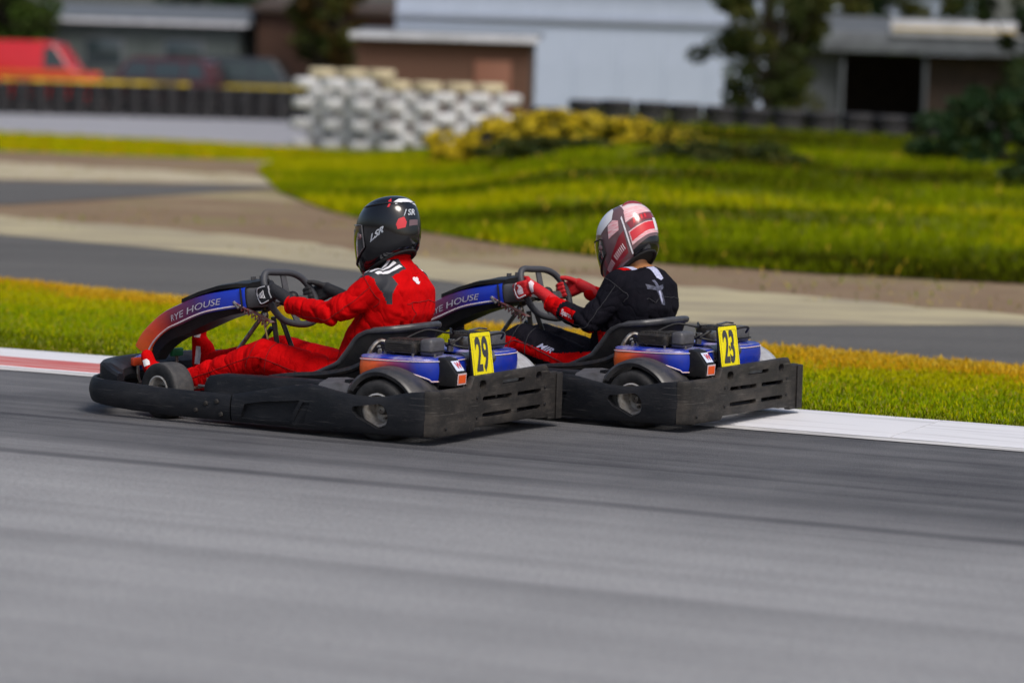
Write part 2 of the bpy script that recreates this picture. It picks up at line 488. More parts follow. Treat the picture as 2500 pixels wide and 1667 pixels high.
def asphalt(name, base, dark, racing=None, streak=0.5, sand=None):
    m = bpy.data.materials.new(name); m.use_nodes = True
    t, b = tree_nodes(m)
    tc = N(t, 'ShaderNodeTexCoord').outputs['Object']
    big = noise_tex(t, tc, 0.35, 4)
    st = noise_tex(t, mapping(t, tc, (0.10, 2.6, 1)), 1.0, 8, 0.65)        # rubber laid along the direction of travel
    st2 = noise_tex(t, mapping(t, tc, (0.05, 9.0, 1)), 1.0, 6, 0.6)
    st3 = noise_tex(t, mapping(t, tc, (0.35, 42.0, 1)), 1.0, 4, 0.6)
    patch = noise_tex(t, tc, 1.7, 6, 0.7)
    grain = noise_tex(t, tc, 48.0, 5, 0.75)
    agg = N(t, 'ShaderNodeTexVoronoi'); agg.inputs['Scale'].default_value = 120.0
    t.links.new(tc, agg.inputs['Vector'])
    f = math_n(t, 'ADD', math_n(t, 'MULTIPLY', rng_map(t, st, 0.35, 0.7, 0, 1), streak), math_n(t, 'MULTIPLY', rng_map(t, st2, 0.4, 0.7, 0, 1), streak * 0.35))
    if racing:
        sp = N(t, 'ShaderNodeSeparateXYZ'); t.links.new(tc, sp.inputs[0])
        wob = math_n(t, 'ADD', sp.outputs[1], rng_map(t, st, 0, 1, -0.35, 0.35))
        line = rng_map(t, wob, racing[0], racing[1], 0.0, 1.0, True)
        f = math_n(t, 'ADD', math_n(t, 'MULTIPLY', f, 0.45), math_n(t, 'MULTIPLY', line, 0.66))
        wob2 = math_n(t, 'ADD', sp.outputs[1], rng_map(t, noise_tex(t, mapping(t, tc, (0.12, 0.0, 1)), 1.0, 3), 0, 1, -0.25, 0.25))
        for yy, hw_, am in ((-3.1, 0.10, 0.38), (-1.9, 0.07, 0.22), (-4.6, 0.13, 0.16), (-5.1, 0.12, 0.14)):
            dd = math_n(t, 'ABSOLUTE', math_n(t, 'SUBTRACT', wob2, yy), 0.0)
            f = math_n(t, 'ADD', f, math_n(t, 'MULTIPLY', rng_map(t, dd, hw_ * 0.3, hw_, am, 0.0, True), rng_map(t, st2, 0.3, 0.6, 0.3, 1.0)))
    f = math_n(t, 'ADD', f, rng_map(t, big, 0.3, 0.7, -0.12, 0.12))
    f = math_n(t, 'ADD', f, rng_map(t, st3, 0.3, 0.7, -0.07, 0.10))
    f = math_n(t, 'ADD', f, rng_map(t, patch, 0.35, 0.7, -0.05, 0.08))
    col = mixc(t, f, base, dark)
    col = mixc(t, rng_map(t, grain, 0.52, 0.30, 0.0, 0.75), col, tuple(q * 0.30 for q in base))
    col = mixc(t, rng_map(t, grain, 0.62, 0.70, 0.0, 0.30), col, tuple(min(0.6, q * 1.5) for q in base))
    if sand:
        sn = noise_tex(t, tc, 0.8, 7, 0.65)
        col = mixc(t, rng_map(t, sn, sand[0], sand[1], 0, 0.85), col, sand[2])
    t.links.new(col, b.inputs['Base Color'])
    b.inputs['Roughness'].default_value = 0.82
    bp = N(t, 'ShaderNodeBump'); bp.inputs['Strength'].default_value = 0.55; bp.inputs['Distance'].default_value = 0.008
    t.links.new(math_n(t, 'ADD', agg.outputs[0], grain), bp.inputs['Height']); t.links.new(bp.outputs[0], b.inputs['Normal'])
    return m

# one big sheet of infield soil out to the horizon
m = bpy.data.materials.new('infield_soil'); m.use_nodes = True
t, b = tree_nodes(m)
tc = N(t, 'ShaderNodeTexCoord').outputs['Object']
n1 = noise_tex(t, tc, 0.16, 7, 0.62); n2 = noise_tex(t, tc, 0.7, 8, 0.65); n3 = noise_tex(t, tc, 9.0, 5, 0.7)
col = mixc(t, rng_map(t, n2, 0.35, 0.65, 0, 1), (0.19, 0.120, 0.065), (0.24, 0.165, 0.095))
col = mixc(t, rng_map(t, n1, 0.50, 0.64, 0, 0.8), col, (0.36, 0.30, 0.17))
col = mixc(t, rng_map(t, n2, 0.56, 0.7, 0, 0.8), col, (0.16, 0.17, 0.03))
col = mixc(t, rng_map(t, n3, 0.4, 0.75, 0, 0.45), col, (0.14, 0.10, 0.06))
t.links.new(col, b.inputs['Base Color']); b.inputs['Roughness'].default_value = 0.95
bp = N(t, 'ShaderNodeBump'); bp.inputs['Strength'].default_value = 0.6; bp.inputs['Distance'].default_value = 0.03
t.links.new(n3, bp.inputs['Height']); t.links.new(bp.outputs[0], b.inputs['Normal'])
SOIL = m
struct(new_obj('ground', mesh('ground', [(-1500, -400, -0.02), (1500, -400, -0.02), (1500, 2600, -0.02), (-1500, 2600, -0.02)], [(0, 1, 2, 3)], 0), None, SOIL))

# near track
ASPH = asphalt('asphalt_near', (0.335, 0.335, 0.342), (0.042, 0.042, 0.049), racing=(-4.1, -2.2), streak=0.55)
tr = new_obj('track', mesh('track', [(-60, -40, 0), (60, -40, 0), (60, 0.02, 0), (-60, 0.02, 0)], [(0, 1, 2, 3)], 0), None, ASPH)
tr.location = TP0; tr.rotation_euler = (0, 0, TANG); struct(tr)
PAINT = mat('track_paint', (0.62, 0.61, 0.60), 0.7, col2=(0.30, 0.29, 0.29), scale=3, stretch=(0.4, 4, 1), lo=0.42, hi=0.66, bump=0.2, bscale=60)
ln = new_obj('edge_line', mesh('edge_line', [(-40, -0.16, 0.004), (40, -0.16, 0.004), (40, -0.04, 0.004), (-40, -0.04, 0.004)], [(0, 1, 2, 3)], 0), None, PAINT)
ln.location = TP0; ln.rotation_euler = (0, 0, TANG); struct(ln)

# kerb of painted concrete slabs, laid nearly flush
KW = mat('kerb_white', (0.70, 0.70, 0.73), 0.65, col2=(0.20, 0.195, 0.20), scale=1.4, stretch=(0.35, 6, 1), lo=0.50, hi=0.86, bump=0.25, bscale=40)
KR = mat('kerb_red', (0.52, 0.085, 0.075), 0.65, col2=(0.60, 0.45, 0.43), scale=1.8, stretch=(0.4, 6, 1), lo=0.42, hi=0.66, bump=0.25, bscale=40)
kerb = struct(empty('kerb', TP0, TANG))
kl = 1.46
slab = MB().loft([[(x, 0.0, -0.05), (x, 0.0, 0.002), (x, 0.05, 0.008), (x, 0.45, 0.012), (x, 0.80, 0.018), (x, 0.82, -0.05)] for x in (0.003, kl - 0.003)])
slab_me = slab.mesh('kerb_slab', 20)
strip = MB().loft([[(x, 0.02, 0.000), (x, 0.04, 0.0105), (x, 0.40, 0.0150), (x, 0.43, 0.011)] for x in (0.03, kl - 0.03)]).mesh('kerb_band', 20)
slab_me.materials.append(KW); strip.materials.append(KR)
for i in range(-9, 7):
    o = bpy.data.objects.new('kerb_slab', slab_me); C.objects.link(o); o.parent = kerb; o.location = (i * kl - 0.35, 0, 0)
    if i in (-2, -3, -5, -7, 3, 5):
        p = bpy.data.objects.new('red_band', strip); C.objects.link(p); p.parent = o

def ribbon(name, near, far, z, matl, n=60, jag=0.0, rows=1, origin=None):
    A = resample(near, n); B = resample(far, n)
    if jag:
        for i in range(n):
            B[i, 1] += jag * noise.noise(Vector((i * 0.9, 3.3, hash(name) % 7 * 0 + len(name)))) * 1.6
    vs = []; fs = []
    for i in range(n):
        for k in range(rows + 1):
            q = A[i] + (B[i] - A[i]) * k / rows
            vs.append((q[0], q[1], z))
    for i in range(n - 1):
        for k in range(rows):
            a = i * (rows + 1) + k
            fs.append((a, a + rows + 1, a + rows + 2, a + 1))
    me = mesh(name, vs, fs, 0)
    bm = bmesh.new(); bm.from_mesh(me); bmesh.ops.recalc_face_normals(bm, faces=bm.faces[:])
    if sum(f.normal.z for f in bm.faces) < 0: bmesh.ops.reverse_faces(bm, faces=bm.faces[:])
    bm.to_mesh(me); bm.free()
    return new_obj(name, me, None, matl)

# grass verge between the kerb and the far track
SOD = mat('sod', (0.13, 0.165, 0.001), 0.95, col2=(0.27, 0.19, 0.004), scale=1.1, lo=0.42, hi=0.66, bump=0.5, bscale=40)
vnear = [tw(-26, 0.81), tw(-6, 0.81), tw(-2, 0.81), tw(2, 0.81), tw(12, 0.81)]
vfar = [(-22.0, 36.5), (-9.6, 28.2), (-3.92, 24.4), (-2.53, 23.1), (-0.7, 21.75), (1.95, 20.2), (3.12, 19.4), (12.0, 14.8)]
struct(ribbon('verge', vnear, vfar, -0.006, SOD, 80, 0.12, 4))
# far track: dusty tarmac that curves away to the left
ASPF = asphalt('asphalt_far', (0.125, 0.120, 0.112), (0.060, 0.058, 0.055), streak=0.5)
f2 = [(-22, 46), (-11.0, 36.6), (-5.03, 31.3), (-2.81, 29.0), (-1.43, 27.4), (-0.18, 25.8), (1.6, 24.6), (3.96, 23.0), (12, 17.5)]
tr2 = ribbon('far_track', vfar, f2, -0.011, ASPF, 90, 0.25, 4); struct(tr2)
# sandy run-off drifted over the far track's outer edge
SAND = mat('sand', (0.43, 0.375, 0.23), 0.95, col2=(0.25, 0.215, 0.155), scale=0.9, stretch=(0.5, 1.6, 1), lo=0.4, hi=0.64, bump=0.5, bscale=30)
s_near = [(-8, 33.0), (-4.6, 30.4), (-2.4, 28.4), (-0.4, 25.6), (0.6, 22.6), (1.5, 22.0), (2.4, 22.4), (3.6, 22.9), (6.5, 21.4)]
s_far = [(-8.2, 36.6), (-4.6, 33.6), (-2.4, 31.6), (-0.2, 28.0), (1.0, 26.4), (2.2, 25.5), (3.2, 24.4), (4.4, 23.6), (6.6, 21.9)]
struct(ribbon('sand_runoff', s_near, s_far, -0.007, SAND, 80, 0.30, 4))
# inner loop of track, upper left
tr3 = ribbon('inner_track', [(-22, 34.5), (-9.5, 36.2), (-5.97, 37.2), (-4.9, 40.5), (-3.3, 45.4)], [(-22, 47), (-10, 44.9), (-7.22, 44.7), (-4.97, 45.3), (-3.29, 46.1)], -0.0105, ASPF, 60, 0.3, 3)
struct(tr3)
PALES = mat('pale_verge', (0.46, 0.40, 0.28), 0.95, col2=(0.30, 0.25, 0.15), scale=1.0, lo=0.42, hi=0.7, bump=0.4, bscale=30)
struct(ribbon('gravel_verge', [(-24, 47.6), (-7.3, 45.4), (-4.9, 46.2), (-2.6, 46.6)], [(-24, 54), (-8.66, 53.2), (-5.0, 51.0), (-2.6, 49.6)], -0.012, PALES, 50, 0.5, 3))
GRS = mat('mown_grass', (0.17, 0.22, 0.001), 0.95, col2=(0.28, 0.25, 0.002), scale=0.5, lo=0.4, hi=0.7, bump=0.5, bscale=30)
struct(ribbon('paddock_grass', [(-26, 60), (-9.45, 59.5), (-5.65, 58.6), (-2.0, 58.4)], [(-26, 76), (-12, 74.1), (-7.87, 71.1), (-2.2, 65.2)], -0.012, GRS, 60, 0.6, 3))
APR = asphalt('paddock_concrete', (0.36, 0.36, 0.39), (0.25, 0.25, 0.27), streak=0.3)
struct(ribbon('paddock_apron', [(-26, 76.5), (-12, 74.4), (-7.87, 71.5), (-2.0, 65.6)], [(-40, 140), (-18, 140), (-9, 140), (6, 140)], -0.013, APR, 60, 0.0, 2))

# grass bank on the right
LOW = np.array([(-4.2, 52.0), (-3.2, 43.5), (-2.2, 38.2), (-1.1, 34.3), (0.2, 31.3), (1.3, 29.5), (2.8, 28.6), (4.5, 28.1), (8, 26.6), (24, 20.0)])
def bank_h(x, y):
    y0 = np.interp(x, LOW[:, 0], LOW[:, 1])
    a = np.clip((y - y0) / (60.0 - y0), 0, 1.2)
    h = (0.94 - 0.024 * np.clip(x, 0, 12)) * np.clip(a, 0, 1) ** 0.9
    left = np.clip((x + 1.6 - 0.02 * (y - 34)) / 2.6, 0, 1)
    left = left * left * (3 - 2 * left)
    lowbank = 0.25 * np.clip(a, 0, 1) * np.clip((x + 4.2) / 2.8, 0, 1)
    return -0.004 + (h * left + lowbank * (1 - left)) * (1 - 0.0 * y)
gx = np.concatenate([np.linspace(-4.2, 14, 92), np.linspace(14.4, 40, 20)]); ga = np.concatenate([np.linspace(0, 1, 60), [1.15, 1.5, 2.2]])
vs_, fs_ = [], []
for x in gx:
    y0 = float(np.interp(x, LOW[:, 0], LOW[:, 1])) + 0.25 * noise.noise(Vector((x * 1.7, 0, 0)))
    for a in ga:
        y = y0 + a * (60.0 - y0)
        z = float(bank_h(x, y)) + 0.06 * noise.noise(Vector((x * 0.8, y * 0.5, 1))) * min(1, a * 4)
        vs_.append((x, y, z))
nn = len(ga)
for i in range(len(gx) - 1):
    for k in range(nn - 1):
        fs_.append((i * nn + k, (i + 1) * nn + k, (i + 1) * nn + k + 1, i * nn + k + 1))
BANK = mat('bank_turf', (0.075, 0.09, 0.0008), 0.95, col2=(0.125, 0.118, 0.001), scale=0.55, lo=0.4, hi=0.65, bump=0.6, bscale=20)
struct(new_obj('grass_bank', mesh('grass_bank', vs_, fs_, 60), None, BANK))

# ---- grass blades: one mesh of thousands of blades, uncountable
def blades(name, pts, hmin, hmax, w, palettes, lean=0.5):
    n = len(pts)
    h = rng.uniform(hmin, hmax, n) * rng.uniform(0.6, 1.0, n)
    a = rng.uniform(0, 2 * math.pi, n); la = rng.uniform(0, 2 * math.pi, n); le = rng.uniform(0, lean, n) * h
    dx = np.cos(a) * w * rng.uniform(0.6, 1.3, n) / 2; dy = np.sin(a) * w / 2
    V = np.empty((n, 4, 3))
    V[:, 0] = pts; V[:, 0, 0] -= dx; V[:, 0, 1] -= dy
    V[:, 1] = pts; V[:, 1, 0] += dx; V[:, 1, 1] += dy
    mid = pts + np.stack([np.cos(la) * le * 0.35, np.sin(la) * le * 0.35, h * 0.6], 1)
    V[:, 2] = mid + np.stack([dx * 0.8, dy * 0.8, 0 * h], 1)
    V[:, 3] = pts + np.stack([np.cos(la) * le, np.sin(la) * le, h], 1)
    me = bpy.data.meshes.new(name)
    me.vertices.add(n * 4); me.vertices.foreach_set('co', V.reshape(-1))
    idx = np.arange(n)[:, None] * 4
    tri = np.concatenate([idx + np.array([[0, 1, 2]]), idx + np.array([[0, 2, 3]])], 1).reshape(-1)
    me.loops.add(len(tri)); me.loops.foreach_set('vertex_index', tri.astype(np.int32))
    me.polygons.add(n * 2)
    me.polygons.foreach_set('loop_start', (np.arange(n * 2) * 3).astype(np.int32))
    me.polygons.foreach_set('loop_total', np.full(n * 2, 3, dtype=np.int32))
    me.update(calc_edges=True)
    for p in palettes[0]: me.materials.append(p)
    mi = palettes[1](pts)
    me.polygons.foreach_set('material_index', np.repeat(mi, 2).astype(np.int32))
    return stuff(new_obj(name, me))
def leafmat(name, col, tr=0.35):
    m = mat(name, col, 0.8, spec=0.05)
    return m
G1 = leafmat('blade_green', (0.190, 0.265, 0.0005)); G2 = leafmat('blade_lime', (0.34, 0.335, 0.0005)); G3 = leafmat('blade_dry', (0.52, 0.29, 0.008)); G4 = leafmat('blade_dark', (0.095, 0.125, 0.0005)); G5 = leafmat('blade_straw', (0.60, 0.40, 0.04))
G6 = leafmat('blade_olive', (0.165, 0.215, 0.0005)); G7 = leafmat('blade_deep_olive', (0.035, 0.042, 0.0005))  # second one: deepest olive blades, for the dark patches of the bank
def fbm(P, s, o=0.0):
    return np.array([noise.noise(Vector((p[0] * s, p[1] * s, o))) for p in P])

# verge blades (visible stretch only), drier towards the far track
NV = 210000
u = rng.uniform(0, 1, NV); v = rng.uniform(0, 1, NV) ** 0.9
A_ = resample([tw(-9, 0.81), tw(7, 0.81)], 200); B_ = resample([(-8.6, 27.6), (-3.92, 24.4), (-2.53, 23.1), (-0.7, 21.75), (1.95, 20.2), (3.12, 19.4), (6.5, 17.6)], 200)
ii = (u * 199).astype(int)
P = A_[ii] + (B_[ii] - A_[ii]) * v[:, None]
P[:, 0] += rng.normal(0, 0.05, NV); P[:, 1] += rng.normal(0, 0.04, NV)
P3 = np.c_[P, np.full(NV, -0.008)]
def pal_verge(pts):
    nz = fbm(pts[:, :2], 0.9) + 0.6 * fbm(pts[:, :2], 3.1, 5)
    d = v + 0.10 * nz + rng.normal(0, 0.04, NV) + 0.10 * np.clip(pts[:, 0] / 3.0, -0.3, 1)
    out = np.where(d > 0.80, 2, np.where(d > 0.56, 1, np.where(d < 0.14, 3, 0)))
    r_ = rng.uniform(0, 1, NV)
    out = np.where((r_ < 0.22) & (out == 0), 1, out); out = np.where((r_ > 0.99) & (d > 0.4), 4, out)
    out = np.where((d > 0.92) & (r_ < 0.5), 4, out)
    return out
blades('verge_grass', P3, 0.015, 0.046, 0.009, ([G1, G2, G3, G4, G5], pal_verge), 0.7)['label'] = 'short green grass turning dry orange on the verge behind the kerb'

# bank blades
NB = 240000
xb = rng.uniform(-4.2, 16.0, NB); ab = rng.uniform(0, 1, NB) ** 1.25
yb0 = np.interp(xb, LOW[:, 0], LOW[:, 1]) - 0.15
yb = yb0 + ab * (60 - yb0)
PB = np.c_[xb, yb, bank_h(xb, yb)]
def pal_bank(pts):
    sq = pts[:, :2] * np.array([0.45, 1.0])
    nz = 1.2 * fbm(sq, 0.30, 2) + 0.6 * fbm(sq, 1.0, 9)
    d = nz + rng.normal(0, 0.10, NB) - 0.30 * np.clip((pts[:, 1] - 40) / 20, 0, 1) - 0.25 * np.clip((pts[:, 0] - 3) / 5, 0, 1) * np.clip((pts[:, 1] - 33) / 12, 0, 1)
    out = np.where(d > 0.24, 1, np.where(d < -0.62, 5, np.where(d < -0.22, 3, 0)))
    r_ = rng.uniform(0, 1, NB)
    out = np.where(r_ > 0.985, 4, out)
    return out
blades('bank_grass', PB, 0.04, 0.15, 0.022, ([G6, G2, G3, G4, G5, G7], pal_bank), 0.6)['label'] = 'long rough grass growing over the bank behind the karts'
NP = 30000
up_ = rng.uniform(0, 1, NP); vp_ = rng.uniform(0, 1, NP)
A_ = resample([(-16, 59.8), (-9.45, 59.5), (-5.65, 58.6), (-2.0, 58.4)], 200); B_ = resample([(-18, 75.0), (-12, 74.1), (-7.87, 71.1), (-2.2, 65.2)], 200)
ii = (up_ * 199).astype(int); PP = A_[ii] + (B_[ii] - A_[ii]) * vp_[:, None]
blades('paddock_grass_blades', np.c_[PP, np.full(NP, -0.012)], 0.06, 0.14, 0.04, ([G1, G2, G3, G4, G5], lambda p: rng.choice([0, 1, 1, 1, 2], NP)), 0.6)['label'] = 'mown lime green grass strip in front of the paddock'
# sparse dry tufts over the dirt between the tracks
ND = 9000
xd = rng.uniform(-9, 6, ND); yd = rng.uniform(24, 52, ND)
keep = (yd < np.interp(xd, LOW[:, 0], LOW[:, 1])) & (yd > np.interp(xd, [-22, -11, -5.03, -2.81, -1.43, -.18, 1.6, 3.96, 12], [46, 36.6, 31.3, 29, 27.4, 25.8, 24.6, 23, 17.5]) + 0.6)
keep &= ~((xd < -3.4) & (yd > 37.5) & (yd < 46.0))
keep &= fbm(np.c_[xd, yd], 0.5, 4) > 0.05
PD = np.c_[xd, yd, np.full(ND, -0.02)][keep]
nD = len(PD)
blades('dirt_tufts', PD, 0.02, 0.07, 0.016, ([G1, G2, G3, G4, leafmat('blade_hay', (0.34, 0.27, 0.09))], lambda p: rng.choice([0, 3, 4, 4, 4], nD)), 0.8)['label'] = 'sparse dry grass tufts on the brown dirt infield'
# ------------------------------------------------------------------ karts (local frame: x forward, y to the driver's left, z up)
def interp(x, xs, ys):
    return float(np.interp(x, xs, ys))

def uv_along(me, fn):
    uvl = me.uv_layers.new(name='UVMap')
    for l in me.loops:
        uvl.data[l.index].uv = fn(me.vertices[l.vertex_index].co)

def wheel(parent, name, R_, w, rim, loc, rz=0.0, out=1):
    e = bpy.data.objects.new(name, None); C.objects.link(e); e.parent = parent
    e.location = loc; e.rotation_euler = (0, 0, rz)
    h = w / 2; s = out
    prof = [(rim, -h*0.82), (rim + 0.012, -h*0.95), (R_*0.80, -h), (R_*0.92, -h*0.97), (R_*0.975, -h*0.86), (R_*0.995, -h*0.6), (R_, 0),
            (R_*0.995, h*0.6), (R_*0.975, h*0.86), (R_*0.92, h*0.97), (R_*0.80, h), (rim + 0.012, h*0.95), (rim, h*0.82), (rim*0.98, 0)]
    me = MB().lathe(prof, 48).mesh('tyre', 50)
    me.materials.append(RUBBER); me.materials.append(TREAD)
    for p in me.polygons:
        c = p.center
        if math.hypot(c.x, c.z) > R_ * 0.955: p.material_index = 1
    ty = new_obj('tyre', me, e)
    prof = [(rim*1.02, -h*0.84), (rim*1.06, -h*0.92), (rim*1.0, -h*0.95), (rim*0.90, -h*0.86), (rim*0.84, -h*0.2), (rim*0.80, s*h*0.1), (rim*0.40, s*h*0.16), (rim*0.34, s*h*0.55), (0.004, s*h*0.57),
            (0.004, s*h*0.05), (rim*0.4, s*h*0.0), (rim*0.90, -s*h*0.0), (rim*0.86, h*0.55), (rim*0.92, h*0.88), (rim*1.0, h*0.95), (rim*1.06, h*0.92), (rim*1.02, h*0.84)]
    # simple two sided dish: lips on both faces, web in the middle
    lip = [(rim*0.98, h*0.80), (rim*1.07, h*0.90), (rim*1.07, h*0.97), (rim*0.98, h*0.985), (rim*0.93, h*0.93), (rim*0.86, h*0.5), (rim*0.84, 0), (rim*0.86, -h*0.5), (rim*0.93, -h*0.93), (rim*0.98, -h*0.985), (rim*1.07, -h*0.97), (rim*1.07, -h*0.90), (rim*0.98, -h*0.80), (rim*0.97, 0)]
    mb = MB().lathe(lip, 40)
    web = [(0.003, s*h*0.10), (rim*0.86, s*h*0.06), (rim*0.86, s*h*0.0), (0.003, s*h*0.02)]
    mb.lathe(web, 32)
    rm = mb.build('rim', ALLOY, e, 40)
    hb = MB().lathe([(0.003, s*h*0.62), (rim*0.26, s*h*0.60), (rim*0.34, s*h*0.45), (rim*0.36, s*h*0.05), (0.003, s*h*0.05)], 20)
    for k in range(3):
        a = 2 * math.pi * k / 3 + 0.5
        hb.lathe([(0.001, s*h*0.30), (0.006, s*h*0.30), (0.006, s*h*0.05), (0.001, s*h*0.05)], 8, Matrix.Translation((rim*0.58*math.cos(a), 0, rim*0.58*math.sin(a))))
    hb.build('hub', STEEL, e, 40)
    return e

def make_kart():
    K = empty('go_kart')
    # ---- chassis
    mb = MB()
    for s in (-1, 1):
        mb.tube(catmull([(1.02, s*0.20, 0.07), (0.92, s*0.26, 0.065), (0.6, s*0.30, 0.06), (0.1, s*0.33, 0.06), (-0.5, s*0.33, 0.06), (-0.86, s*0.33, 0.075)], 5), 0.016, 10)
        mb.tube([(0.62, s*0.30, 0.06), (0.62, s*0.42, 0.12)], 0.014, 8)
        mb.tube([(0.25, s*0.32, 0.07), (0.25, s*0.50, 0.09)], 0.012, 8)
        mb.tube([(-0.25, s*0.32, 0.07), (-0.25, s*0.50, 0.09)], 0.012, 8)
        mb.tube([(-0.86, s*0.30, 0.075), (-0.93, s*0.30, 0.14)], 0.014, 8)
    for x in (1.0, 0.55, -0.2, -0.55, -0.84):
        mb.tube([(x, -0.31, 0.062), (x, 0.31, 0.062)], 0.015, 8)
    mb.build('chassis', FRAMEB, K)
    me = bevelled(MB().box((0.50, 0, 0.042), (0.98, 0.58, 0.006)), 0.002, 1); new_obj('floor_tray', me, K, STEEL)
    MB().tube([(-0.63, -0.50, 0.138), (-0.63, 0.50, 0.138)], 0.018, 14).build('rear_axle', STEEL, K)
    # ---- wheels
    wheel(K, 'front_wheel', 0.132, 0.125, 0.066, (0.600, 0.455, 0.131), R(-15), 1)
    wheel(K, 'front_wheel', 0.132, 0.125, 0.066, (0.600, -0.455, 0.131), R(-14), -1)
    wheel(K, 'rear_wheel', 0.140, 0.185, 0.072, (-0.63, 0.480, 0.139), 0, 1)
    wheel(K, 'rear_wheel', 0.140, 0.185, 0.072, (-0.63, -0.480, 0.139), 0, -1)
    # ---- front bumper: a black wrap-round skin
    half = [(0.145, 0.597), (0.30, 0.600), (0.50, 0.602), (0.70, 0.605), (0.84, 0.603), (0.92, 0.582), (0.985, 0.535), (1.045, 0.445), (1.09, 0.345), (1.12, 0.235), (1.138, 0.12), (1.143, 0.0)]
    full = [(x, y, 0) for x, y in half] + [(x, -y, 0) for x, y in reversed(half[:-1])]
    path = resample([tuple(p) for p in catmull(full, 4)], 150)
    path = [(p[0], p[1]) for p in path]
    zt = lambda x, y: interp(x, [0.14, 0.5, 0.8, 0.94, 1.05, 1.15], [0.152, 0.156, 0.168, 0.172, 0.168, 0.166])
    zb = lambda x, y: interp(x, [0.14, 0.43, 0.7, 0.94, 1.15], [0.030, 0.030, 0.038, 0.056, 0.064])
    w_, _ = wall(path, zt, zb, 0.030, rows=8, bulge=0.010, lip=0.010)
    new_obj('front_bumper', w_.mesh('front_bumper', 40), K, BLACK)
    bo = MB().lathe([(0.001, 0.010), (0.009, 0.008), (0.012, 0.0), (0.001, -0.01)], 10).mesh('bumper_bolt'); bo.materials.append(DUSTY)
    for (x, z) in ((0.275, 0.105), (0.215, 0.118), (0.19, 0.060), (0.33, 0.07)):
        new_obj('bumper_bolt', bo, K).location = (x, 0.608, z)
    # faceted nose panel inside the bumper
    hp = [(p[0], p[1]) for p in path if p[0] > 0.80]
    rings = []
    for i, p in enumerate(hp):
        t_ = Vector((hp[min(i+1, len(hp)-1)][0] - hp[max(i-1, 0)][0], hp[min(i+1, len(hp)-1)][1] - hp[max(i-1, 0)][1], 0)).normalized(); n_ = Vector((-t_.y, t_.x, 0))
        b0 = Vector((p[0], p[1], 0)) - n_ * 0.040
        e_ = min(1.0, min(i, len(hp) - 1 - i) / 7.0); hz = 0.200 + 0.043 * e_
        dp = 0.055 + 0.055 * e_
        rings.append([b0 + Vector((0, 0, 0.13)), b0 + Vector((0, 0, hz - 0.012)), b0 - n_ * 0.010 + Vector((0, 0, hz)), b0 - n_ * 0.042 + Vector((0, 0, hz - 0.002)), b0 - n_ * dp + Vector((0, 0, hz - 0.040)), b0 - n_ * (dp + 0.004) + Vector((0, 0, hz - 0.075)), b0 - n_ * 0.045 + Vector((0, 0, 0.13))])
    new_obj('nose_panel', MB().loft(rings).mesh('nose_panel', 25), K, BLACK)
    rbox('nose_badge', (0.985, 0.12, 0.215), (0.06, 0.08, 0.07), 0.012, BLUES, K, Matrix.Rotation(R(25), 3, 'Y'))
    # ---- side pods
    for s in (1, -1):
        zt = lambda x, y: interp(x, [-0.92, -0.81, -0.70, -0.62, -0.52, -0.42, -0.34, -0.28, -0.20, 0.14], [0.246, 0.234, 0.210, 0.201, 0.203, 0.216, 0.230, 0.234, 0.224, 0.156])
        zb = lambda x, y: interp(x, [-0.92, -0.5, 0.14], [0.040, 0.034, 0.030])
        pts = [(0.135, 0.600), (0.0, 0.603), (-0.15, 0.606), (-0.30, 0.610), (-0.45, 0.613), (-0.60, 0.613), (-0.75, 0.610), (-0.86, 0.604), (-0.898, 0.594)]
        pp = resample([tuple(p) for p in catmull([(x, s*y, 0) for x, y in pts], 4)], 90)
        path = [(p[0], p[1]) for p in pp]
        if s > 0: path = path[::-1]
        w_, _ = wall(path, zt, zb, 0.032, rows=8, bulge=0.008, lip=0.010)
        base = w_.mesh('side_pod', 40)
        yo = s * 0.624
        def prism(poly, depth):
            return MB().loft([[(x, yo - s * depth, z) for x, z in poly], [(x, yo + s * 0.03, z) for x, z in poly]]).mesh('c', 0)
        cutters = [prism([(0.085, 0.052), (0.060, 0.118), (-0.05, 0.138), (-0.175, 0.150), (-0.245, 0.158), (-0.185, 0.055), (0.0, 0.050)], 0.036)]
        hole = []
        for cx, cz, r_, a0, a1 in ((-0.660, 0.118, 0.057, -95, 80), (-0.545, 0.138, 0.018, 80, 200), (-0.56, 0.118, 0.014, 200, 262)):
            for k in range(9):
                a = R(a0 + (a1 - a0) * k / 8); hole.append((cx - r_ * math.cos(a), cz + r_ * math.sin(a)))
        cutters.append(prism(hole, 0.08))
        cutters.append(prism([(-0.20, 0.040), (-0.262, 0.150), (-0.300, 0.150), (-0.262, 0.040)], 0.016))
        me = cut(base, cutters, 40)
        new_obj('side_pod', me, K, BLACK)
        # inner hump of the pod and the ledge that joins it to the skin
        rings = []
        for x, zt_, k_ in ((0.375, 0.13, 0.5), (0.365, 0.190, 0.85), (0.335, 0.222, 1), (0.28, 0.232, 1), (0.1, 0.236, 1), (-0.1, 0.240, 1), (-0.28, 0.242, 1), (-0.38, 0.24, 1), (-0.44, 0.20, 1)):
            y0, y1 = 0.405, 0.405 + 0.105 * k_
            rings.append([(x, s*y0, 0.07), (x, s*y0, zt_ - 0.015), (x, s*(y0 + 0.02), zt_), (x, s*(y1 - 0.025), zt_), (x, s*(y1 - 0.008), zt_ - 0.006), (x, s*y1, zt_ - 0.03), (x, s*(y1 + 0.005), 0.07)])
        me = MB().loft(rings).mesh('pod_hump', 40)
        new_obj('pod_hump', me, K, BLACK)
        rings = []
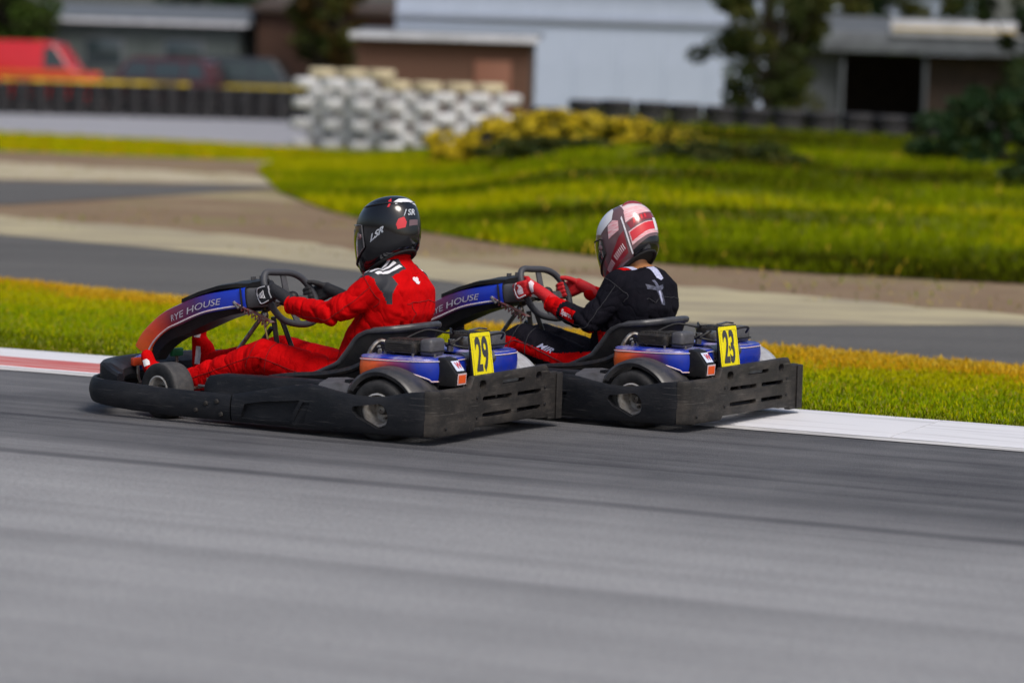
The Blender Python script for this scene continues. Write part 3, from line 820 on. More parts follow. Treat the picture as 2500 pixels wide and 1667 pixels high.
        for x in np.linspace(0.13, -0.46, 14):
            z_ = zt(x, 0) - 0.018
            rings.append([(x, s*0.50, z_ - 0.03), (x, s*0.50, z_ - 0.02), (x, s*0.585, z_), (x, s*0.585, z_ - 0.012)])
        MB().loft(rings).build('pod_ledge', DARK, K)
        rings = []
        for x, z0, z1 in ((-0.30, 0.236, 0.20), (-0.40, 0.245, 0.19), (-0.46, 0.238, 0.18)):
            rings.append([(x, s*0.46, z1 - 0.05), (x, s*0.46, z0 + 0.02), (x, s*0.54, z0), (x, s*0.57, z1)])
        MB().loft(rings).build('pod_gusset', GREYP, K)
    # ---- rear bumper
    arc = [(-0.897, -0.602), (-0.925, -0.590), (-0.942, -0.565), (-0.948, -0.53)]
    pts = arc + [(-0.950, -0.3), (-0.952, 0.0), (-0.950, 0.3)] + [(x, -y) for x, y in reversed(arc)]
    dense = resample([tuple(p) for p in catmull([(x, y, 0) for x, y in pts], 6)], 160)
    ys_extra = [0.292, 0.284, 0.276, 0.268, 0.26, 0.252, 0.244, 0.236, -0.43, -0.438, -0.446, -0.454, -0.462, -0.47, -0.478, -0.33, -0.338, -0.346]
    P_ = [tuple(p[:2]) for p in dense]
    for ye in ys_extra:
        xe = float(np.interp(ye, [p[1] for p in P_], [p[0] for p in P_])); P_.append((xe, ye))
    mid = sorted([p for p in P_ if abs(p[1]) < 0.5], key=lambda p: p[1])
    lo_ = [p for p in [tuple(q[:2]) for q in dense] if p[1] <= -0.5]; hi_ = [p for p in [tuple(q[:2]) for q in dense] if p[1] >= 0.5]
    path = (lo_ + mid + hi_)
    zt = lambda x, y: interp(y, [-0.61, -0.475, -0.440, 0.255, 0.284, 0.61], [0.262, 0.266, 0.303, 0.293, 0.248, 0.248])
    zb = lambda x, y: interp(y, [-0.61, -0.470, -0.462, -0.345, -0.330, 0.238, 0.250, 0.61], [0.040, 0.040, 0.050, 0.056, 0.062, 0.060, 0.040, 0.040])
    w_, _ = wall(path[::-1] if False else path, zt, zb, 0.034, rows=10, bulge=0.0, lip=0.007)
    # outward must face -x: walking from right (-y) to left (+y) puts -x on the left hand
    base = w_.mesh('rear_bumper', 40)
    xb_ = -0.95
    cs = [slot((xb_, 0.175, 0.252), 0.062, 0.040), slot((xb_, -0.360, 0.257), 0.056, 0.040), slot((xb_, -0.115, 0.252), 0.215, 0.020)]
    for yc, ln_ in ((0.037, 0.272), (-0.268, 0.232)):
        for zc in (0.186, 0.111): cs.append(slot((xb_, yc, zc), ln_, 0.021))
    me = cut(base, cs, 40)
    new_obj('rear_bumper', me, K, DUSTY)
    bo = MB().lathe([(0.001, 0.004), (0.006, 0.003), (0.008, 0.0), (0.001, -0.01)], 8).mesh('bumper_bolt'); bo.transform(Matrix.Rotation(R(90), 4, 'Z')); bo.materials.append(DARK)
    for (y, z) in ((0.225, 0.195), (0.225, 0.105), (-0.42, 0.20), (-0.42, 0.12), (0.50, 0.075)):
        new_obj('bumper_bolt', bo, K).location = (-0.953, y, z)
    # upright guard column at the right end
    col = [(-0.90, -0.566), (-0.935, -0.560), (-0.950, -0.53), (-0.958, -0.53), (-0.962, -0.575), (-0.945, -0.606), (-0.90, -0.612)]
    new_obj('corner_guard', bevelled(MB().loft([[(x, y, z) for x, y in col] for z in (0.042, 0.259)]), 0.004, 2), K, DUSTY)
    MB().tube([(-0.90, -0.33, 0.085), (-0.90, 0.40, 0.085)], 0.016, 10).build('bumper_tube', FRAMEB, K)
    MB().tube([(-0.90, -0.36, 0.25), (-0.90, 0.24, 0.25)], 0.018, 10).build('bumper_tube', PALEP_SHEEN, K)
    # ---- rear mudguards
    for s in (1, -1):
        rings = []
        for k in range(25):
            a = R(28 + (168 - 28) * k / 24)
            rr = (0.178 if s > 0 else 0.212) + 0.03 * max(0, (k - 14) / 10) ** 1.5
            cx, cz = -0.632 + rr * math.cos(a), 0.145 + rr * math.sin(a)
            dx, dz = math.cos(a), math.sin(a)
            def q(y, o): return (cx + dx * o, s * y, cz + dz * o)
            rings.append([q(0.567, -0.028), q(0.577, -0.010), q(0.567, 0.002), q(0.512, 0.009), q(0.442, 0.011), q(0.345, 0.008), q(0.345, 0.002), q(0.442, 0.005), q(0.512, 0.002), q(0.557, -0.006), q(0.567, -0.016)])
        MB().loft(rings).build('mudguard', mat('guard_black', (0.03, 0.031, 0.035), 0.38, col2=(0.075, 0.07, 0.068), scale=12) if s > 0 else PALEP_SHEEN, K, 50)  # right guard is paler: the sky's sheen is put into its colour
        MB().box((-0.438, s*0.47, 0.225), (0.028, 0.10, 0.07)).build('mudguard_bracket', BLACK, K)
    # ---- engine covers with vinyl, engines, tanks
    for s in (1, -1):
        pl = [(-0.430, 0.36), (-0.443, 0.415), (-0.49, 0.440), (-0.58, 0.450), (-0.69, 0.448), (-0.775, 0.420), (-0.825, 0.36), (-0.843, 0.28), (-0.843, 0.17), (-0.825, 0.12)]
        pp = [(p.x, s * p.y) for p in catmull([(x, y, 0) for x, y in pl], 8)]
        S_ = [0]
        for i in range(1, len(pp)): S_.append(S_[-1] + math.dist(pp[i], pp[i-1]))
        L_ = S_[-1]
        def zb(x, y, s=s): 
            if abs(y) < 0.40: return 0.262
            return interp(x, [-0.85, -0.82, -0.77, -0.70, -0.63, -0.56, -0.50, -0.430], [0.254, 0.262, 0.284, 0.308, 0.320, 0.310, 0.280, 0.258])
        zt = lambda x, y: interp(x, [-0.91, -0.7, -0.455], [0.372, 0.368, 0.362])
        path = pp[::-1] if s > 0 else pp
        w_, _ = wall(path, zt, zb, 0.012, rows=5, bulge=0.006, lip=0.004)
        me = w_.mesh('engine_cover', 50)
        pn = np.array(pp)
        def uvf(co):
            i = int(np.argmin((pn[:, 0] - co.x)**2 + (pn[:, 1] - co.y)**2)); return (S_[i] / L_, 0.5)
        uv_along(me, uvf)
        ec = new_obj('engine_cover', me, K, STK)
        # domed lid
        inner = [(-0.825, s*0.10), (-0.48, s*0.13), (-0.430, s*0.22)]
        outline = [(p[0], p[1]) for p in pp] + inner
        cx = sum(p[0] for p in outline) / len(outline); cy = sum(p[1] for p in outline) / len(outline)
        rings = []
        for sc_, z in ((1.004, 0.358), (1.0, 0.366), (0.96, 0.371), (0.88, 0.374), (0.5, 0.376), (0.05, 0.376)):
            rings.append([(cx + (x - cx) * sc_, cy + (y - cy) * sc_, z) for x, y in outline])
        MB().loft(rings).build('cover_lid', BLUES, ec, 50)
        # pale outline trims
        low = [(x, y, zb(x, y) + 0.007) for x, y in pp]
        def outset(P, d):
            out = []
            for i, p in enumerate(P):
                t_ = Vector(P[min(i+1, len(P)-1)]) - Vector(P[max(i-1, 0)]); n_ = Vector((-t_.y, t_.x, 0)).normalized() * s
                out.append(Vector(p) + n_ * d * (1 if True else 0))
            return out
        sgn = 1
        tl = outset(low, 0.004); c0 = Vector((cx, cy, 0.3))
        if (tl[20] - c0).length < (Vector(low[20]) - c0).length: tl = outset(low, -0.004)
        MB().tube(tl, 0.0030, 6).build('trim_line', TRIM, ec)
        tp = [Vector((v_.x, v_.y, zt(v_.x, v_.y) - 0.010)) for v_ in tl]
        MB().tube(tp, 0.0026, 6).build('trim_line', TRIM, ec)
        # engine: finned head, rocker box, tank
        y0 = s * 0.285
        rbox('engine_block', (-0.62, y0, 0.30), (0.22, 0.17, 0.15), 0.012, ENGB, K)
        eb = rbox('muffler_shroud', (-0.615, y0 + s*0.01, 0.412), (0.165, 0.150, 0.060), 0.012, ENGB, K)
        fins = MB()
        for k in range(11):
            fins.box((-0.545 - 0.0145 * k, y0 + s*0.01, 0.4405), (0.006, 0.125, 0.014))
        fins.build('cooling_fins', ENGB, eb, 0)
        lv = MB()
        for k in range(5):
            lv.box((-0.615, y0 + s*0.088, 0.392 + 0.0095 * k), (0.135, 0.008, 0.004))
        for k in range(3):
            lv.box((-0.700, y0 + s*(-0.03 + 0.035 * k), 0.412), (0.008, 0.020, 0.036))
        lv.build('louvres', DUSTY, eb, 0)
        ab = rbox('air_box', (-0.742, y0, 0.417), (0.068, 0.130, 0.078), 0.018, GREYP, K, seg=4)
        rbox('air_box_seam', (-0.742, y0, 0.398), (0.074, 0.136, 0.006), 0.002, DARK, ab)
        ht = MB(); ht.tube(catmull([(-0.53, y0, 0.40), (-0.49, y0 + s*0.03, 0.43), (-0.47, y0 + s*0.08, 0.40), (-0.45, y0 + s*0.10, 0.33)], 5), 0.011, 8)
        ht.build('exhaust_pipe', STEEL, K)
        MB().tube(catmull([(-0.81, y0 - s*0.05, 0.43), (-0.84, y0 - s*0.09, 0.46), (-0.80, y0 - s*0.15, 0.45), (-0.72, y0 - s*0.16, 0.41)], 5), 0.006, 6).build('fuel_hose', DARK, K)
    MB().tube([(-0.80, -0.14, 0.345), (-0.80, 0.14, 0.345)], 0.040, 16).build('silencer', STEEL, K)
    cl_ = MB(); cl_.tube(catmull([(-0.56, 0.22, 0.44), (-0.60, 0.10, 0.475), (-0.66, 0.0, 0.46), (-0.60, -0.12, 0.47), (-0.56, -0.22, 0.44)], 6), 0.005, 6)
    cl_.tube(catmull([(-0.50, 0.20, 0.42), (-0.62, 0.13, 0.44), (-0.72, 0.12, 0.42), (-0.80, 0.06, 0.40)], 6), 0.006, 6)
    cl_.tube(catmull([(-0.48, 0.34, 0.37), (-0.50, 0.36, 0.40), (-0.55, 0.37, 0.40), (-0.60, 0.38, 0.385)], 6), 0.004, 6)
    cl_.build('control_cables', DARK, K)
    fit = MB()
    for (x, y, z, r_) in ((-0.505, 0.30, 0.385, 0.010), (-0.52, 0.385, 0.383, 0.007), (-0.70, 0.385, 0.378, 0.006), (-0.79, 0.34, 0.378, 0.006), (-0.60, 0.12, 0.40, 0.018), (-0.70, 0.05, 0.40, 0.016), (-0.62, -0.10, 0.41, 0.018), (-0.52, -0.30, 0.385, 0.010)):
        fit.tube([(x, y, z - 0.02), (x, y, z + 0.012)], r_, 8)
    stuff(fit.build('engine_fittings', STEEL, K))
    rbox('carburettor', (-0.66, 0.165, 0.405), (0.06, 0.05, 0.055), 0.010, STEEL, K); rbox('carburettor', (-0.66, -0.165, 0.405), (0.06, 0.05, 0.055), 0.010, STEEL, K)
    # ---- badge box beside the number plate
    prof = [(-0.865, 0.25), (-0.915, 0.25), (-0.918, 0.308), (-0.865, 0.372), (-0.82, 0.380), (-0.80, 0.25)]
    bx = new_obj('light_box', bevelled(MB().loft([[(x, y, z) for x, z in prof] for y in (0.265, 0.365)]), 0.006, 2), K, DARK)
    # sticker faces lie on the slanted and the upright rear face
    def face(name, p0, p1, w, h, mtl, par, off=0.0045):
        a = Vector((p0[0], 0.315, p0[1])); b_ = Vector((p1[0], 0.315, p1[1])); vdir = (b_ - a).normalized(); n_ = Vector((0, -1, 0)).cross(vdir); n_ = n_ if n_.x < 0 or n_.z > 0.3 else -n_
        c_ = (a + b_) / 2 + n_ * off
        return lambda u, v, c_=c_, vdir=vdir: c_ + Vector((0, -u, 0)) + vdir * v
    f1 = face('a', (-0.918, 0.308), (-0.865, 0.372), 0.07, 0.06, None, None)
    mapped('badge_sticker', quad_mesh(0.066, 0.056), f1, mat('badge_pale', (0.62, 0.68, 0.85), 0.4), bx)
    f1b = face('a', (-0.918, 0.308), (-0.865, 0.372), 0.07, 0.06, None, None, 0.0065)
    mapped('badge_letter', text_mesh('W', 0.05, 0.9, 0.001), lambda u, v: f1b(u + 0.008, v), HRED, bx)
    f2_ = face('a', (-0.915, 0.262), (-0.918, 0.308), 0.07, 0.06, None, None, 0.0035)
    mapped('sticker_border', quad_mesh(0.078, 0.052), lambda u, v: f2_(u, v), TRIM, bx)
    f3_ = face('a', (-0.915, 0.262), (-0.918, 0.308), 0.07, 0.06, None, None, 0.0055)
    mapped('orange_sticker', quad_mesh(0.064, 0.038), lambda u, v: f3_(u, v), ORGS, bx)
    # ---- seat
    rows = []
    def seat_pt(s_, f):
        a = abs(s_); sg = 1 if s_ >= 0 else -1
        x1 = interp(a, [0, 0.15, 0.32, 0.50, 0.68, 0.85, 1.0], [-0.552, -0.540, -0.475, -0.36, -0.225, -0.10, 0.0])
        y1 = interp(a, [0, 0.15, 0.32, 0.50, 0.68, 0.85, 1.0], [0.0, 0.11, 0.200, 0.235, 0.240, 0.235, 0.215])
        z1 = interp(a, [0, 0.15, 0.32, 0.42, 0.50, 0.57, 0.63, 0.70, 0.85, 1.0], [0.488, 0.485, 0.474, 0.466, 0.456, 0.430, 0.365, 0.300, 0.250, 0.215])
        x0 = interp(a, [0, 0.32, 0.5, 0.8, 1.0], [-0.44, -0.40, -0.30, -0.10, 0.02]); y0 = interp(a, [0, 0.32, 0.5, 0.8, 1.0], [0, 0.14, 0.175, 0.18, 0.17]); z0 = 0.075
        g = f ** 0.8
        return Vector((x0 + (x1 - x0) * f, sg * (y0 + (y1 - y0) * math.sin(f * math.pi / 2)), z0 + (z1 - z0) * g))
    ns, nf = 49, 9
    verts = [seat_pt(-1 + 2 * i / (ns - 1), k / (nf - 1)) for i in range(ns) for k in range(nf)]
    fcs = [(i * nf + k, (i + 1) * nf + k, (i + 1) * nf + k + 1, i * nf + k + 1) for i in range(ns - 1) for k in range(nf - 1)]
    me = eval_mods(mesh('seat_shell', verts, fcs, 0), [('SOLIDIFY', dict(thickness=0.008, offset=0))]); smooth(me, 50)
    st = new_obj('seat', me, K, DARK)
    edge = [seat_pt(-1 + 2 * i / 72, 1.0) for i in range(73)]
    MB().tube(edge, [0.0125 if abs(i - 36) > 16 else 0.017 for i in range(73)], 10).build('seat_rim', mat('seat_edge', (0.06, 0.062, 0.07), 0.4, col2=(0.03, 0.03, 0.035), scale=12), st)
    # side rail tubes from pods up to engine covers
    for s in (1, -1):
        MB().tube(catmull([(0.10, s*0.34, 0.215), (-0.02, s*0.34, 0.235), (-0.20, s*0.33, 0.255), (-0.33, s*0.325, 0.285), (-0.40, s*0.33, 0.315), (-0.46, s*0.36, 0.34), (-0.50, s*0.40, 0.335)], 6), 0.017, 10).build('side_rail', FRAMEB, K)
        MB().tube(catmull([(-0.44, s*0.25, 0.10), (-0.47, s*0.27, 0.30), (-0.44, s*0.26, 0.40)], 5), 0.010, 8).build('seat_stay', STEEL, K)
    # ---- steering fairing
    ctr = [(1.035, 0.262, 0.052), (1.000, 0.318, 0.048), (0.950, 0.368, 0.044), (0.880, 0.418, 0.045), (0.800, 0.453, 0.048), (0.660, 0.512, 0.046), (0.520, 0.545, 0.046), (0.405, 0.564, 0.048)]
    cc = catmull([(a, 0, b_) for a, b_, _ in ctr], 5); hh = [v_.x for v_ in catmull([(h_, 0, 0) for _, _, h_ in ctr], 5)]
    rings = []; fr = []
    for i, p in enumerate(cc):
        t_ = (cc[min(i+1, len(cc)-1)] - cc[max(i-1, 0)]).normalized(); n_ = Vector((t_.z, 0, -t_.x)); n_ = n_ if n_.z > 0 else -n_
        f = i / (len(cc) - 1); hw = 0.062 + 0.043 * min(1, f * 1.6); h_ = hh[i]
        fr.append((p, n_, hw, h_))
        rings.append([p + n_ * b_ + Vector((0, a, 0)) for a, b_ in ((hw, -h_), (hw + 0.004, -h_ * 0.5), (hw + 0.005, 0), (hw + 0.003, h_ * 0.6), (hw - 0.003, h_ * 0.92), (hw - 0.014, h_ * 1.04), (0, h_ * 1.10), (-hw + 0.014, h_ * 1.04), (-hw + 0.003, h_ * 0.92), (-hw - 0.003, h_ * 0.6), (-hw - 0.005, 0), (-hw - 0.004, -h_ * 0.5), (-hw, -h_), (-hw + 0.012, -h_), (-hw + 0.012, h_ * 0.8), (hw - 0.012, h_ * 0.8), (hw - 0.012, -h_))])
    me = MB().loft(rings).mesh('steering_fairing', 40)
    cn = np.array([[p.x, p.z] for p in cc])
    uv_along(me, lambda co: (float(np.argmin((cn[:, 0] - co.x)**2 + (cn[:, 1] - co.z)**2)) / (len(cc) - 1), 0.5))
    me.materials.append(FST); me.materials.append(DARK)
    for p in me.polygons:
        if abs(p.center.y) < 0.045 or (p.normal.z < -0.5): p.material_index = 1
    fa = new_obj('steering_fairing', me, K)
    # underside keel in black and its leg to the nose
    rings = []
    for i, (p, n_, hw, h_) in enumerate(fr):
        f = i / (len(fr) - 1)
        d = interp(f, [0, 0.15, 0.3, 0.5, 0.7, 0.85, 1], [0.030, 0.036, 0.042, 0.048, 0.048, 0.030, 0.020])
        rings.append([p + n_ * q for q in (-h_ - d, ) ] and [p + n_ * (-h_ - d) + Vector((0, hw - 0.02, 0)), p + n_ * (-h_ + 0.012) + Vector((0, hw - 0.004, 0)), p + n_ * (-h_ + 0.012) + Vector((0, -hw + 0.004, 0)), p + n_ * (-h_ - d) + Vector((0, -hw + 0.02, 0))])
    MB().loft(rings).build('fairing_keel', DARK, fa)
    for s in (1, -1):
        def on_side(u, v, s=s, o=0.003):
            f = max(0.0, min(0.9999, u)) * (len(fr) - 1); i = int(f); g = f - i
            a, b_ = fr[i], fr[min(i + 1, len(fr) - 1)]
            p = a[0].lerp(b_[0], g); n_ = a[1].lerp(b_[1], g); hw = a[2] + (b_[2] - a[2]) * g
            return p + n_ * v + Vector((0, s * (hw + 0.006 + o), 0))
        tl = [on_side(0.02 + 0.94 * k / 40, -interp(0.02 + 0.94 * k / 40, [0, 1], [0.040, 0.036])) for k in range(41)]
        MB().tube(tl, 0.0042, 6).build('trim_line', TRIM, fa)
        tm = text_mesh('RYE HOUSE', 0.042, 1.25, 0.0002, 0.3)
        # u runs from nose (0) to dash (1); text reads left to right = nose to dash on the left face
        sgn = 1 if s > 0 else -1
        mapped('lettering', tm, lambda u, v: on_side(0.665 + sgn * u / 0.86, v - 0.004, o=0.002), mat('fairing_letter', (0.50, 0.48, 0.56), 0.4, col2=(0.34, 0.30, 0.40), scale=60), fa)
        tb = [on_side(0.965, v_ / 10 * 0.05) for v_ in range(-9, 10)]
        MB().tube(tb, 0.005, 6).build('trim_band', DARK, fa)
    # dash box and top visor
    rings = []
    for x, hw, z0, z1 in ((0.415, 0.095, 0.515, 0.610), (0.395, 0.095, 0.513, 0.608), (0.34, 0.085, 0.520, 0.605), (0.300, 0.07, 0.525, 0.592)):
        rings.append([(x, hw, z0), (x, hw + 0.005, (z0 + z1) / 2), (x, hw - 0.006, z1), (x, -hw + 0.006, z1), (x, -hw - 0.005, (z0 + z1) / 2), (x, -hw, z0)])
    new_obj('dash_box', bevelled(MB().loft(rings), 0.006, 2), K, GREYP)
    rings = []
    for x, z, hw in ((0.79, 0.545, 0.085), (0.68, 0.588, 0.10), (0.57, 0.622, 0.105), (0.46, 0.640, 0.105), (0.40, 0.642, 0.09)):
        rings.append([(x, hw, z - 0.030), (x, hw, z - 0.012), (x, hw - 0.04, z - 0.006), (x, 0, z - 0.004), (x, -hw + 0.04, z), (x, -hw, z + 0.004), (x, -hw, z - 0.03)])
    vz = MB().loft(rings).build('fairing_visor', DARK, fa)
    rib = MB()
    for x, z in ((0.415, 0.648), (0.44, 0.650), (0.49, 0.642)): rib.box((x, -0.085, z), (0.008, 0.035, 0.02))
    rib.build('visor_clips', GREYP, vz, 0)
    # ---- steering wheel, column, stays, pedals
    sp = lambda y, z: (0.215 + 0.19 * y + 0.375 * (z - 0.57), y, z)
    loop = [sp(*q) for q in ((0.152, 0.60), (0.148, 0.655), (0.118, 0.690), (0.05, 0.690), (-0.04, 0.685), (-0.105, 0.660), (-0.148, 0.605), (-0.160, 0.545), (-0.135, 0.475), (-0.07, 0.447), (0.02, 0.450), (0.10, 0.475), (0.145, 0.54))]
    swr = MB().tube(catmull(loop, 6, True), 0.0165, 12, True).build('steering_wheel', WRIM, K, 60)
    spk = MB()
    for y, z in ((0.01, 0.685), (0.145, 0.575), (-0.150, 0.560), (0.0, 0.452)):
        a = Vector(sp(y, z)); b_ = Vector(sp(0, 0.57)) + Vector((0.02, 0, -0.01))
        side = (b_ - a).cross(Vector((1, -0.19, -0.375))).normalized()
        nn_ = Vector((1, -0.19, -0.375)).normalized() * 0.004
        spk.loft([[a + side * 0.017 + nn_, a - side * 0.017 + nn_, a - side * 0.017 - nn_, a + side * 0.017 - nn_], [b_ + side * 0.020 + nn_, b_ - side * 0.020 + nn_, b_ - side * 0.020 - nn_, b_ + side * 0.020 - nn_]])
    spk.build('spokes', GREYP, swr)
    hubc = Vector(sp(0, 0.57)); ax = Vector((1, -0.19, -0.375)).normalized()
    MB().capsule(hubc - ax * 0.01, hubc + ax * 0.05, 0.030, 0.026, 16).build('wheel_boss', DARK, swr)
    MB().tube([hubc + ax * 0.03, (0.36, -0.01, 0.50), (0.62, 0.0, 0.16)], 0.011, 10).build('steering_column', STEEL, K)
    stf = MB()
    stf.tube([(0.30, 0.02, 0.475), (0.285, 0.0, 0.33), (0.265, 0.02, 0.07)], 0.013, 8)
    stf.tube([(0.285, -0.02, 0.475), (0.225, -0.04, 0.32), (0.12, -0.08, 0.07)], 0.012, 8)
    stf.tube([(0.32, 0.0, 0.42), (0.40, 0.0, 0.32), (0.58, 0.02, 0.07)], 0.012, 8)
    stf.build('column_stays', FRAMEB, K)
    ca = MB(); ca.tube(catmull([(0.35, 0.02, 0.52), (0.335, 0.045, 0.45), (0.315, 0.04, 0.36), (0.31, 0.03, 0.25)], 5), 0.0055, 6)
    ca.build('brake_cable', BRASS, K)
    MB().sphere((0.345, 0.03, 0.475), (0.022, 0.018, 0.030)).build('column_joint', STEEL, K)
    # perforated bracket
    br = MB(); a = Vector((0.455, 0.115, 0.530)); b_ = Vector((0.275, 0.075, 0.445)); d = (b_ - a); nz = Vector((d.z, 0, -d.x)).normalized(); nz = nz if nz.z > 0 else -nz
    br.loft([[a + nz * 0.008 + Vector((0, q, 0)) for q in (-0.03, 0.01)] + [a + nz * 0.004 + Vector((0, q, 0)) for q in (0.01, -0.03)], [b_ + nz * 0.008 + Vector((0, q, 0)) for q in (-0.03, 0.01)] + [b_ + nz * 0.004 + Vector((0, q, 0)) for q in (0.01, -0.03)]])
    for k in range(8):
        p = a + d * (0.15 + 0.1 * k); q = a + d * (0.20 + 0.1 * k) - nz * (0.016 + 0.014 * k / 7)
        br.tube([p + nz * 0.004, q], 0.0035, 5); br.tube([q, a + d * (0.25 + 0.1 * k) + nz * 0.004], 0.0035, 5)
    br.build('fairing_bracket', mat('red_metal', (0.25, 0.03, 0.03), 0.4, 0.3, col2=(0.35, 0.33, 0.32), scale=60), K)
    MB().tube([a + Vector((0.012, 0, 0.01)), a + Vector((-0.02, 0, -0.02))], 0.008, 8).build('bracket_bolt', STEEL, K)
    for y, x, mt, z in ((0.20, 0.955, ORGP, 0.225), (-0.14, 0.965, GREENP, 0.25)):
        pm = MB(); pm.tube([(x - 0.05, y, 0.06), (x, y, 0.15), (x + 0.005, y, z)], 0.009, 8); pm.tube([(x, y, 0.12), (x - 0.2, y + 0.06, 0.10)], 0.006, 6)
        pd = pm.build('pedal', STEEL, K)
        rbox('pedal_pad', (x + 0.005, y, z), (0.022, 0.09, 0.040), 0.006, mt, pd)
    # tie rods and front hubs
    tr_ = MB(); 
    for s in (1, -1):
        tr_.tube([(0.56, s*0.04, 0.14), (0.54, s*0.36, 0.135)], 0.007, 8); tr_.tube([(0.62, s*0.34, 0.09), (0.62, s*0.34, 0.19)], 0.014, 8); tr_.tube([(0.62, s*0.34, 0.13), (0.60, s*0.43, 0.131)], 0.012, 8)
    tr_.build('steering_rods', STEEL, K)
    bt = MB(); bt.box((0.33, 0.415, 0.18), (0.03, 0.03, 0.03)); bt.tube([(0.375, 0.45, 0.14), (0.375, 0.45, 0.205)], 0.007, 8); bt.tube([(0.36, 0.46, 0.165), (0.42, 0.46, 0.165)], 0.007, 8)
    bt.build('pod_bolts', STEEL, K)
    # ---- number plate, leaning towards the seat
    lean = Matrix.Rotation(R(9), 3, 'Y')
    pc = Vector((-0.885, 0.085, 0.376))
    def pl_pt(u, v, o=0.0): return pc + lean @ Vector((-o, -u, v))
    me = bevelled(MB().box((0, 0, 0), (0.007, 0.200, 0.222)), 0.003, 2)
    me.transform(Matrix.Translation(pc) @ lean.to_4x4())
    np_ = new_obj('number_plate', me, K, DARK)
    mapped('plate_face', poly_mesh([(-0.093, -0.100), (-0.087, -0.105), (0.087, -0.105), (0.093, -0.100), (0.093, 0.099), (0.087, 0.105), (-0.087, 0.105), (-0.093, 0.099)]), lambda u, v: pl_pt(u, v, 0.0052), YELP, np_)
    ol = [pl_pt(u, v, 0.0062) for u, v in ((-0.080, -0.09), (0.080, -0.09), (0.080, 0.082), (0.075, 0.087), (-0.075, 0.087), (-0.080, 0.082))]
    MB().tube(ol, 0.0010, 4, True).build('plate_groove', mat('groove', (0.45, 0.38, 0.0), 0.6), np_, 0)
    MB().tube([pl_pt(-0.07, 0.118, -0.01), pl_pt(0.03, 0.125, -0.012), pl_pt(0.09, 0.118, -0.008)], 0.005, 6).build('plate_wire', STEEL, np_)
    MB().tube([pc + Vector((0.02, 0.05, -0.10)), pc + Vector((0.03, 0.05, 0.05))], 0.007, 6).build('plate_stay', FRAMEB, np_)
    K['_plate'] = 1
    return K, np_, pl_pt

def copy_tree(o, parent=None):
    c = o.copy(); C.objects.link(c); c.parent = parent
    for ch in o.children: copy_tree(ch, c)
    return c

kart1, plate1, plpt = make_kart()
del kart1['_plate']
def pose(o, ox, oy, a, lean=0.0):
    o.location = (ox, oy, 0.0); o.rotation_euler = (0, 0, math.pi - R(a))
kart2 = copy_tree(kart1)
plate2 = [c for c in kart2.children if c.name.startswith('number_plate')][0]
A1, A2 = 29.0, 32.0
O1 = (-0.873, 15.118); O2 = (0.345, 16.005)
pose(kart1, *O1, A1); pose(kart2, *O2, A2)
tag(kart1, 'black go-kart carrying the red-suited driver, its yellow plate reading 29', 'go-kart', 'racing go-karts')
tag(kart2, 'black go-kart with yellow number plate 23, behind and right of the other kart', 'go-kart', 'racing go-karts')
for plt, digits in ((plate1, '29'), (plate2, '23')):
    tm = text_mesh(digits, 0.215, 0.56, 0.0062)
    mapped('plate_number', tm, lambda u, v: plpt(u, v - 0.002, 0.0068), DIGIT, plt, 0.05)
sl = MB(); 
sl.tube([plpt(-0.002, 0.010, 0.010), plpt(0.003, -0.004, 0.010), plpt(0.004, -0.014, 0.010)], 0.0028, 6)
sl.build('plate_bolt', STEEL, plate2)
# ------------------------------------------------------------------ drivers
def superring(c, a, b, ex, ey, n=28, pw=2.3):
    out = []
    for k in range(n):
        t_ = 2 * math.pi * k / n
        cs, sn = math.cos(t_), math.sin(t_)
        out.append(Vector(c) + Vector(ex) * (a * math.copysign(abs(cs) ** (2 / pw), cs)) + Vector(ey) * (b * math.copysign(abs(sn) ** (2 / pw), sn)))
    return out

def remeshed(mb, voxel, it=6, fac=0.5):
    me = mb.mesh('tmp', 0)
    r = eval_mods(me, [('REMESH', dict(mode='VOXEL', voxel_size=voxel, use_smooth_shade=True)), ('SMOOTH', dict(factor=fac, iterations=it))])
    return r

def wrinkle(me, zones, fine=0.0015):
    nv = len(me.vertices)
    co = np.empty(nv * 3); me.vertices.foreach_get('co', co); co = co.reshape(-1, 3)
    no = np.empty(nv * 3); me.vertices.foreach_get('normal', no); no = no.reshape(-1, 3)
    d = np.zeros(nv)
    n1 = np.array([noise.noise(Vector(p) * 9.0) for p in co]); n2 = np.array([noise.noise(Vector(p) * 22.0) for p in co])
    for c, r, axis, amp, freq in zones:
        ax = np.array(Vector(axis).normalized())
        rel = co - np.array(c); fall = np.clip(1 - np.linalg.norm(rel, axis=1) / r, 0, 1); fall = fall * fall * (3 - 2 * fall)
        ph = rel @ ax * freq + 2.4 * n1 + 0.5 * n2
        sw = np.abs(np.sin(ph * 0.62)); n3 = np.clip(0.9 + 1.6 * n2, 0.25, 1.6)
        d += 1.5 * amp * fall * n3 * (sw ** 0.6 - 0.72) - 0.9 * amp * fall * n3 * (1 - sw) ** 4
    d += fine * (n1 + n2)
    d = 1.15 * np.clip(d, -0.035, 0.02)
    co += no * d[:, None]
    me.vertices.foreach_set('co', co.reshape(-1)); me.update()

def tree_of(me):
    return BVHTree.FromPolygons([v.co.copy() for v in me.vertices], [tuple(p.vertices) for p in me.polygons])

def conform(tree, fn, dirv, off=0.002):
    """project fn(u,v) along dirv on to the body and lift it a little"""
    dv = Vector(dirv).normalized()
    def g(u, v):
        p = Vector(fn(u, v)); hit = tree.ray_cast(p - dv * 0.3, dv)
        if hit[0] is None: hit = tree.find_nearest(p)
        return hit[0] + hit[1] * off
    return g

